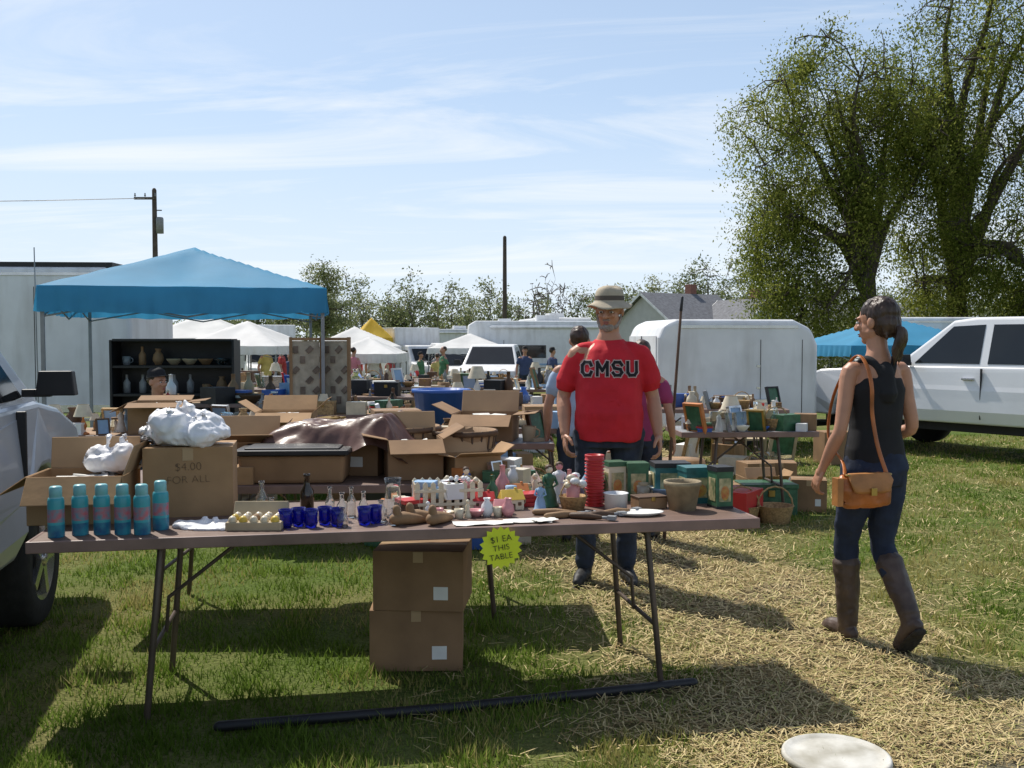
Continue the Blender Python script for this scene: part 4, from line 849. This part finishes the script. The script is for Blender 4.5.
def rv(name,loc,rz,L,H):
    e=empty(name,loc,rz); mb=MB()
    pr=[(-L/2,.55),(L/2-.4,.55),(L/2,.8),(L/2-.02,1.25),(L/2-.5,1.9),(L/2-.1,2.05),(L/2-.15,H-.15),(L/2-.4,H),(-L/2+.15,H),(-L/2,H-.15)]
    mb.prism(pr,lambda z:1.15,0); mb.obj('coach_body',[M['white']],e,bevel=.07,seg=3)
    mb=MB()
    for s in(-1,1):
        for x,wd in((L/2-1.6,.6),(.2,1.1),(-L/2+1,.8)): mb.box((x,s*1.15,1.75),(wd,.03,.5),0)
        mb.box((0,s*1.152,1.25),(L-.8,.02,.07),2); mb.box((0,s*1.152,1.12),(L-.9,.02,.04),3)
        mb.box((1.3,s*1.153,1.45),(.02,.02,1.5),4); mb.box((1.95,s*1.153,1.45),(.02,.02,1.5),4)
        mb.tube([(-L/2+.4,s*1.22,H-.25),(L/2-1,s*1.22,H-.25)],.06,5,8)
        for x in(L/2-1,-L/2+1.4): wheel(mb,x,s*1.0,.38,.24,s)
    mb.box((-.5,0,H+.12),(.9,.7,.24),5); mb.box((1.2,0,H+.05),(.5,.5,.1),5); mb.box((L/2-.22,0,1.6),(.3,1.9,.5),0,ry=rad(-38))
    for q in(-1,1): mb.box((-L/2-.02,q*.75,.95),(.04,.15,.3),3)
    mb.box((-L/2-.01,0,1.85),(.04,1.4,.6),0); mb.box((0,0,.6),(L-1,1.8,.3),4)
    mb.obj('windows_stripes_wheels',[M['glassdark'],M['chrome'],M['lblue'],M['tan'],M['black'],M['white']],e,bevel=.02); return e
rv('camper_motorhome',(.9,40,gz(40)),rad(184),5.6,2.95)
rv('camper_motorhome',(-3.2,70,gz(60)),rad(10),6,3.0)
rv('camper_motorhome',(1.9,47,gz(47)),rad(100),6,3.25)
def box_truck(name,loc,rz):
    e=empty(name,loc,rz); mb=MB()
    mb.box((-1,0,1.75),(3.6,2.2,2.1),0); mb.obj('cargo_box',[M['white']],e,bevel=.05)
    mb=MB(); mb.prism([(.9,.5),(2.9,.5),(2.95,1.15),(2.2,1.3),(1.7,2.0),(.9,2.05)],lambda z:.95-.1*max(0,z-1.2),0); mb.obj('cab',[M['white']],e,bevel=.05)
    mb=MB()
    for s in(-1,1):
        mb.box((1.45,s*.93,1.6),(.6,.04,.4),0)
        for x in(2.1,-1.6): wheel(mb,x,s*.9,.4,.24,s)
    mb.box((2.02,0,1.62),(.04,1.5,.6),0,ry=rad(-35)); mb.box((0,0,.6),(5,1.2,.25),2); mb.box((2.97,0,.75),(.06,1.4,.3),1); mb.box((-1,0,2.78),(3.2,2.22,.03),1)
    mb.obj('windows_wheels_chassis',[M['glassdark'],M['chrome'],M['black']],e); return e
box_truck('white_box_truck',(-4.6,45,gz(45)),rad(-60))
box_truck('white_box_truck',(-9.9,40,gz(40)),rad(-70))
# ------------------------------------------------------------ houses, poles
def house(name,loc,rz,L,W,ez,rzz,chim=True):
    e=empty(name,loc,rz); mb=MB(); mb.box((0,0,ez/2-.4),(L,W,ez+.8),0)
    mb.add([(-L/2,-W/2,ez),(-L/2,W/2,ez),(-L/2,0,rzz-.06),(L/2,-W/2,ez),(L/2,W/2,ez),(L/2,0,rzz-.06)],[(0,2,1),(3,4,5)],0)
    mb.obj('walls',[M['siding']],e); mb=MB(); ov=.35; k=(rzz-ez)/(W/2)
    for s in(-1,1):
        a=(0,rzz);b=(s*(W/2+ov),ez-ov*k)
        for_=[(-L/2-ov,a[0],a[1]),(L/2+ov,a[0],a[1]),(L/2+ov,b[0],b[1]),(-L/2-ov,b[0],b[1])]
        vs=for_+[(x,y,z+.15) for x,y,z in for_]; mb.add(vs,[(0,1,2,3),(7,6,5,4),(0,4,5,1),(1,5,6,2),(2,6,7,3),(3,7,4,0)],0)
    mb.obj('roof',[M['roofgrey']],e)
    mb=MB()
    for x in np.arange(-L/2+1,L/2-.5,1.8):
        for s in(-1,1): mb.box((x,s*(W/2+.01),ez-1.1),(.8,.06,1.0),0); mb.box((x,s*(W/2+.03),ez-1.1),(.06,.06,1.05),1); mb.box((x,s*(W/2+.02),ez-1.65),(1.0,.1,.07),1)
    for s in(-1,1):
        mb.box((s*(L/2+.01),0,ez-.5),(.06,.8,1),0)
        for q in(-1,1): mb.box((s*(L/2+.36),q*(W/4+.09),(ez+rzz)/2-.02),(.03,math.hypot(W/2+.35,rzz-ez+.2)*1.0,.16),1,rx=-q*math.atan2(rzz-ez,W/2))
    mb.box((0,-W/2-.01,ez-1.9),(.9,.05,2),1)
    mb.obj('windows_door_trim',[M['glassdark'],M['white']],e)
    if chim:
        mb=MB(); mb.box((L*.2,.3,rzz+.1),(.6,.6,1.5),0); mb.obj('chimney',[M['brick']],e,bevel=.02)
house('gabled_house',(12.1,72,-.9),rad(35),7,6.5,3.4,5.6)
house('gabled_house',(16.2,70,-.9),rad(-60),4.6,5.4,3.0,5.1)
house('gabled_house',(27,76,-.9),rad(5),9,7,3.2,5.0,False)
def upole(name,loc,h,r,arm=True):
    e=empty(name,loc); mb=MB(); mb.tube([(0,0,-.5),(0,0,h)],[r*1.2,r*.8],0,10)
    if arm:
        mb.box((-.5,-.15,h-.5),(1.3,.12,.14),0)
        for x in(-1.1,-.5,.1): mb.lathe((x,-.15,h-.4),[(.04,0),(.06,.08),(.03,.14),(.05,.2),(0,.22)],1,8)
        mb.lathe((.34,-.1,h-2.6),[(0,0),(.22,.02),(.22,.9),(.18,.98),(0,1.0)],1,12); mb.box((.2,-.05,h-2),(.3,.06,.06),0)
        mb.box((.2,-.05,h-1.2),(.5,.06,.06),0); mb.tube([(0,0,h),(0,0,h+.1)],.05,1,6)
    mb.obj('pole_and_fittings',[M['polewood'],M['grey']],e); return e
upole('utility_pole',(-21.4,60,gz(60)),11.2,.17)
upole('wooden_post_pole',(-.45,62,gz(62)),8.6,.14,False)
upole('slender_pole',(18.3,60,gz(60)),6.2,.1,False)
mb=MB()
for dx in(-1,-.5,.1):
    a=V((-21.4+dx,59.8,9.95));b=V((-75,52+dx,9.3)); mb.tube([a.lerp(b,i/10)-V((0,0,.5*(1-(i/5-1)**2))) for i in range(11)],.008,0,4)
mb.obj('power_lines',[M['grey']])
mb=MB(); mb.tube([(-4.95,10.4,0),(-4.92,10.3,2.45)],.006,0,5); mb.obj('antenna_rod',[M['grey']])
# ------------------------------------------------------------ ground
def strawmask(x,y):
    pts=[(1.15,2.0),(1.50,3.6),(1.35,5.0),(1.1,6.6),(.9,9.0),(1.6,13)]
    d=9
    for i in range(len(pts)-1):
        (ax,ay),(bx,by)=pts[i],pts[i+1]; t=max(0,min(1,((x-ax)*(bx-ax)+(y-ay)*(by-ay))/((bx-ax)**2+(by-ay)**2)))
        wd=.84+.1*i; d=min(d,math.hypot(x-ax-t*(bx-ax),y-ay-t*(by-ay))/wd)
    n=noise.noise(V((x*.9,y*.9,3)))*.5+noise.noise(V((x*3.1,y*3.1,7)))*.5
    return 1-sstep(.30,1.25,d+n*.9)
def gravelmask(x,y):
    return sstep(-.15,.25,(x-1.72)*.75-(y-3.5)*.55+noise.noise(V((x*3,y*3,1)))*.15)*(1 if y<4.5 else 0)
gx0,gy0,gst=-9.0,-3.0,.12
nearx=np.arange(-9,9.01,gst); neary=np.arange(-3,16,gst)
SMK=np.array([[strawmask(x,y) for x in nearx] for y in neary]); GMK=np.array([[gravelmask(x,y) if 2<y<4.5 else 0 for x in nearx] for y in neary])
def look(A,x,y):
    i=min(len(nearx)-1,max(0,int((x-gx0)/gst+.5))); j=min(len(neary)-1,max(0,int((y-gy0)/gst+.5))); return A[j,i]
xs=np.concatenate([-np.geomspace(1200,9,24)[:-1],nearx,np.geomspace(9,1200,24)[1:]])
ys=np.concatenate([[-300,-60,-12],neary,np.geomspace(16,2500,40)])
vs=[];at=[]
for y in ys:
    for x in xs:
        near=abs(x)<=9 and -3<=y<16
        vs.append((x,y,gz(y)+(noise.noise(V((x*.7,y*.7,0)))*.025*(1-sstep(14,16,y)) if near else 0))); at.append((look(SMK,x,y)*(1-sstep(14,16,y)) if near else 0,look(GMK,x,y) if near else 0,0,1))
nx_,ny_=len(xs),len(ys)
fs=[(j*nx_+i,j*nx_+i+1,(j+1)*nx_+i+1,(j+1)*nx_+i) for j in range(ny_-1) for i in range(nx_-1)]
me=bpy.data.meshes.new('grass_ground'); me.from_pydata(vs,[],fs)
ca=me.color_attributes.new('mask','FLOAT_COLOR','POINT'); ca.data.foreach_set('color',[c for a in at for c in a])
me.polygons.foreach_set('use_smooth',[True]*len(me.polygons))
gm=bpy.data.materials.new('ground_grass'); gm.use_nodes=True; g=gm.node_tree; b=g.nodes['Principled BSDF']; b.inputs['Roughness'].default_value=.95; b.inputs['Specular IOR Level'].default_value=.1
geo=g.nodes.new('ShaderNodeNewGeometry')
def gn(sc_,d=6):
    n=g.nodes.new('ShaderNodeTexNoise'); n.inputs['Scale'].default_value=sc_; n.inputs['Detail'].default_value=d; g.links.new(geo.outputs['Position'],n.inputs['Vector']); return n.outputs[0]
def gr(src,p0,c0,p1,c1):
    r=g.nodes.new('ShaderNodeValToRGB'); r.color_ramp.elements[0].position=p0; r.color_ramp.elements[1].position=p1
    r.color_ramp.elements[0].color=(*c0,1); r.color_ramp.elements[1].color=(*c1,1); g.links.new(src,r.inputs[0]); return r.outputs[0]
def gx(f,a,b_):
    m=g.nodes.new('ShaderNodeMix'); m.data_type='RGBA'
    g.links.new(f,m.inputs[0]); g.links.new(a,m.inputs[6]); g.links.new(b_,m.inputs[7]); return m.outputs[2]
grass=gx(gr(gn(.7),.4,(0,0,0),.65,(1,1,1)),gr(gn(45),.3,(.05,.08,.016),.7,(.13,.18,.04)),gr(gn(60),.3,(.10,.10,.035),.7,(.25,.23,.09)))
straw=gx(gr(gn(2.2),.45,(0,0,0),.62,(1,1,1)),gr(gn(70,8),.3,(.13,.10,.04),.7,(.40,.32,.15)),gr(gn(50,8),.3,(.09,.07,.04),.7,(.24,.19,.11)))
grav=gr(gn(90,4),.3,(.12,.11,.09),.7,(.30,.27,.23))
ma=g.nodes.new('ShaderNodeVertexColor'); ma.layer_name='mask'; sp=g.nodes.new('ShaderNodeSeparateColor'); g.links.new(ma.outputs[0],sp.inputs[0])
g.links.new(gx(sp.outputs[1],gx(sp.outputs[0],grass,straw),grav),b.inputs['Base Color'])
bp=g.nodes.new('ShaderNodeBump'); bp.inputs['Strength'].default_value=.8; bp.inputs['Distance'].default_value=.03; g.links.new(gn(50),bp.inputs['Height']); g.links.new(bp.outputs[0],b.inputs['Normal'])
me.materials.append(gm); go=bpy.data.objects.new('grass_ground',me); COL.objects.link(go)
def blades():
    P=[];mi=[]
    N=220000
    u=NR.rand(N); Y=3.0+(u**1.7)*12.9
    X=(NR.rand(N)*2-1)*(Y*.54+.3)
    nn=noise.noise
    for x,y in zip(X.tolist(),Y.tolist()):
        s=look(SMK,x,y)
        if R.random()<s*.90 or look(GMK,x,y)>.4: continue
        tuft=nn(V((x*4,y*4,5)))
        if R.random()<.35-tuft*.6: continue
        z=gz(y)+nn(V((x*.7,y*.7,0)))*.025*(1-sstep(14,16,y))-.004
        h=(.020+.035*R.random())*(1+tuft*.9)*(1-.4*s); wd=.0022+.00042*y; a=R.random()*6.283; l=R.random()*.9*h; b2=R.random()*6.283
        cx,sy=math.cos(a)*wd,math.sin(a)*wd
        P+= [x-cx,y-sy,z, x+cx,y+sy,z, x+math.cos(b2)*l,y+math.sin(b2)*l,z+h]
        q=nn(V((x*1.2,y*1.2,9)))+R.uniform(-.4,.4)+(.25 if x>.8 else 0); mi.append(0 if q<-.12 else 1 if q<.3 else 2)
    return P,mi
P,mi=blades()
LG=[leafmat('grass_blade_dark',(.09,.15,.02),(.12,.19,.03),.45,3),leafmat('grass_blade_mid',(.16,.24,.035),(.21,.29,.055),.45,3),leafmat('grass_blade_dry',(.30,.28,.08),(.40,.35,.15),.45,3)]
o=bpy.data.objects.new('grass',npmesh('grass',P,3,mi,LG)); COL.objects.link(o)
def strawbits():
    P=[];mi=[]
    for _ in range(95000):
        y=3.0+(R.random()**1.5)*12; x=R.uniform(-.15,.56)*y+.2
        s=max(look(SMK,x,y),.17 if x>.5 else .04)
        if look(GMK,x,y)>.5: s*=.35
        if R.random()>s: continue
        z=gz(y)+noise.noise(V((x*.7,y*.7,0)))*.025+.004+R.random()*.022; L=(.010+.045*R.random()**1.7); a=R.random()*6.283; wd=.0011+.00026*y
        c,q=math.cos(a),math.sin(a); dz=R.uniform(-.012,.012)
        P+=[x-c*L-q*wd,y-q*L+c*wd,z-dz, x-c*L+q*wd,y-q*L-c*wd,z-dz, x+c*L+q*wd,y+q*L-c*wd,z+dz, x+c*L-q*wd,y+q*L+c*wd,z+dz]; mi.append(R.choice([0,0,1,2]))
    return P,mi
P,mi=strawbits()
o=bpy.data.objects.new('scattered_straw',npmesh('scattered_straw',P,4,mi,[mat('straw_light',(.54,.43,.21),.7,.2,30),mat('straw_dark',(.30,.21,.09),.8,.2,30),mat('straw_green',(.30,.28,.09),.8,.2,30)])); COL.objects.link(o)
# ------------------------------------------------------------ trees
class Tree:
    def __init__(s): s.mb=MB(); s.L=[]; s.mi=[]
    def leafclump(s,c,spread,n,size,droop,mi):
        c=np.array(c); p=NR.normal(0,1,(n,3))*np.array([spread,spread,spread*.8])+c
        p[:,2]-=np.abs(NR.exponential(droop,n)) if droop>0 else 0
        a=NR.normal(0,1,(n,3)); a[:,2]-=droop*1.5; a/=np.linalg.norm(a,axis=1)[:,None]
        b=np.cross(a,NR.normal(0,1,(n,3))); b/=np.linalg.norm(b,axis=1)[:,None]
        sz=size*(.6+.8*NR.rand(n))[:,None]; a=a*sz; b=b*sz*.42
        q=np.stack([p-a,p+b,p+a,p-b],axis=1); s.L.append(q.reshape(-1,3)); s.mi.append(np.where(NR.rand(n)<.3,NR.randint(0,3,n),mi))
    def grow(s,base,top,r,lobes,ncl,nl,size,droop,spread,seed,limbs=9,sparse=-.05,barkmi=0,twig=.012):
        rr=random.Random(seed); base=V(base); top=V(top)
        mid=base.lerp(top,.5)+V((rr.uniform(-.3,.3),rr.uniform(-.3,.3),0))
        s.mb.tube([base-V((0,0,.3)),base+V((0,0,.4)),mid,top],[r*1.35,r*1.05,r*.85,r*.6],barkmi,8)
        nodes=[]
        for i in range(5): nodes.append((mid.lerp(top,i/4),r*.6))
        for i in range(limbs):
            c,q=lobes[i%len(lobes)]; c=V(c)
            d=V((rr.gauss(0,1),rr.gauss(0,1),rr.gauss(.3,.8))).normalized()
            e=c+V((d.x*q[0],d.y*q[1],d.z*q[2]))*rr.uniform(.45,.8)
            st=mid.lerp(top,rr.uniform(.2,1)); m1=st.lerp(e,.35)+V((rr.uniform(-.4,.4),rr.uniform(-.4,.4),(e-st).length*.16)); m2=st.lerp(e,.7)+V((rr.uniform(-.5,.5),rr.uniform(-.5,.5),(e-st).length*.10))
            PP,_=cr([st,m1,m2,e],[1,1,1,1],3); nn=len(PP); s.mb.tube(PP,[r*.5*(1-k/nn)**1.1+r*.04 for k in range(nn)],barkmi,6)
            for k in range(nn): nodes.append((PP[k],r*.3*(1-k/(nn+1))))
        N0=np.array([tuple(n_[0]) for n_ in nodes]); rd=[n_[1] for n_ in nodes]
        cnt=0;tries=0
        while cnt<ncl and tries<ncl*20:
            tries+=1
            c,q=rr.choice(lobes); d=V((rr.gauss(0,1),rr.gauss(0,1),rr.gauss(0,1))).normalized(); k=rr.random()**.42
            p=V((c[0]+d.x*q[0]*k,c[1]+d.y*q[1]*k,c[2]+d.z*q[2]*k))
            if noise.noise(p*(2.2/max(q))+V((seed,0,0)))<sparse: continue
            cnt+=1
            j=int(np.argmin(((N0-np.array(tuple(p)))**2).sum(1))); n0=V(N0[j])
            m=n0.lerp(p,.5)+V((rr.uniform(-.2,.2),rr.uniform(-.2,.2),(p-n0).length*.15))
            s.mb.tube([n0,m,p],[min(rd[j],.05),twig*1.8,twig],barkmi,4,cap=False)
            if cnt%3==0: N0=np.vstack([N0,np.array([tuple(m)])]); rd.append(twig*3)
            if nl: s.leafclump(p,spread*rr.uniform(.6,1.4),int(nl*rr.uniform(.5,1.5)),size,droop,0 if noise.noise(p*.5+V((9,seed,0)))<-.05 else (1 if rr.random()<.55 else 2))
    def done(s,name,bark,leaf):
        e=empty(name); s.mb.obj('trunk_and_limbs',[bark,M['barkgrey']],e,fix=False)
        if s.L:
            me=npmesh('foliage',np.concatenate(s.L),4,np.concatenate(s.mi),leaf); o=bpy.data.objects.new('foliage',me); COL.objects.link(o); o.parent=e
        return e
LW=[leafmat('willow_leaf_dark',(.085,.115,.018),(.12,.15,.03),.58),leafmat('willow_leaf_mid',(.16,.19,.035),(.21,.24,.05),.58),leafmat('willow_leaf_light',(.24,.26,.055),(.30,.31,.08),.58)]
t=Tree(); bx=14.8
t.grow((bx,40,gz(40)),(14.2,40,5.2),.42,[((11.3,40,10.1),(2.7,3,3.0)),((13.2,40,11.9),(2.7,3,2.5)),((10.4,40,5.8),(1.4,2.5,2.6)),((12.6,39,6.6),(2.2,2.6,2.6)),((15.2,40,9.0),(1.8,2.5,3.5)),((12.0,39,3.0),(2.4,2.4,1.4))],720,125,.062,.60,.32,3,limbs=14,sparse=-.06)
t.done('willow_tree',M['bark'],LW)
t=Tree()
t.grow((19.4,42,gz(42)),(18.6,42,6.2),.5,[((19.5,42,13.6),(3.8,4,4)),((16.9,41,9.6),(1.8,3,3)),((21.5,42,8.8),(3.6,4,4.2)),((17.8,41,5),(2.2,3,2.8)),((22,41,3.6),(3.5,3,2.2)),((23.5,42,13.5),(3,3,4))],900,130,.066,.60,.40,8,limbs=18,sparse=-.08)
t.done('willow_tree',M['bark'],LW)
LD=[leafmat('treeline_leaf_dark',(.11,.14,.06),(.15,.18,.08),.45,.15),leafmat('treeline_leaf_mid',(.19,.22,.10),(.24,.27,.13),.45,.15),leafmat('treeline_leaf_light',(.27,.29,.14),(.33,.34,.19),.45,.15)]  # distance haze is mixed into these leaf colours: paler, greyer green
t=Tree(); rr=random.Random(4)
prof=[(-34,4),(-22,6.0),(-20,8.8),(-17,8.0),(-13,7.2),(-8,8.0),(-4,7.0),(0,6.2),(4,9.0),(8,7.0),(13,8.4),(17,9.6),(21,9.2),(27,10.5),(34,9),(50,9),(75,9)]
def ph(x):
    for (a,b),(c,d) in zip(prof,prof[1:]):
        if a<=x<=c: return b+(d-b)*(x-a)/(c-a)
    return 8
x=-33.0
while x<70:
    y=rr.uniform(92,122); X=x*y/100; h=ph(x)*y/100*rr.uniform(.78,1.15)+.5; wv=rr.uniform(1.2,2.4)
    bare=(rr.random()<.25 or 2.5<x<6.5) and x>-19
    t.grow((X,y,-.9),(X+rr.uniform(-.4,.4),y,h*.4),.14,[((X,y,h*.64),(wv*.8,wv,h*.30)),((X+rr.uniform(-1.2,1.2),y,h*.4),(wv*1.1,wv,h*.25))],75 if bare else 44,0 if bare else 34,.15,.1,.5,rr.randint(0,999),limbs=6,sparse=-.2,barkmi=1,twig=.028 if bare else .02)
    x+=rr.uniform(.9,2.0)
for i in range(560):
    y=rr.uniform(84,90); X=rr.uniform(-45,72); t.leafclump((X,y,rr.uniform(-.5,1.9)),.7,32,.20,0,rr.choice([0,0,1,1,2]))
t.done('distant_tree_row',M['bark'],LD)
t=Tree()
t.grow((-11.6,62,gz(62)),(-11.4,62,3.2),.14,[((-11.6,62,4.9),(.8,1,1.6)),((-11.1,62,3.3),(1.2,1,1.4)),((-12.3,62,2.6),(.8,1,1.2))],100,60,.09,.1,.26,31,limbs=9)
t.done('young_poplar_tree',M['bark'],LD)
t=Tree()
for i in range(520):
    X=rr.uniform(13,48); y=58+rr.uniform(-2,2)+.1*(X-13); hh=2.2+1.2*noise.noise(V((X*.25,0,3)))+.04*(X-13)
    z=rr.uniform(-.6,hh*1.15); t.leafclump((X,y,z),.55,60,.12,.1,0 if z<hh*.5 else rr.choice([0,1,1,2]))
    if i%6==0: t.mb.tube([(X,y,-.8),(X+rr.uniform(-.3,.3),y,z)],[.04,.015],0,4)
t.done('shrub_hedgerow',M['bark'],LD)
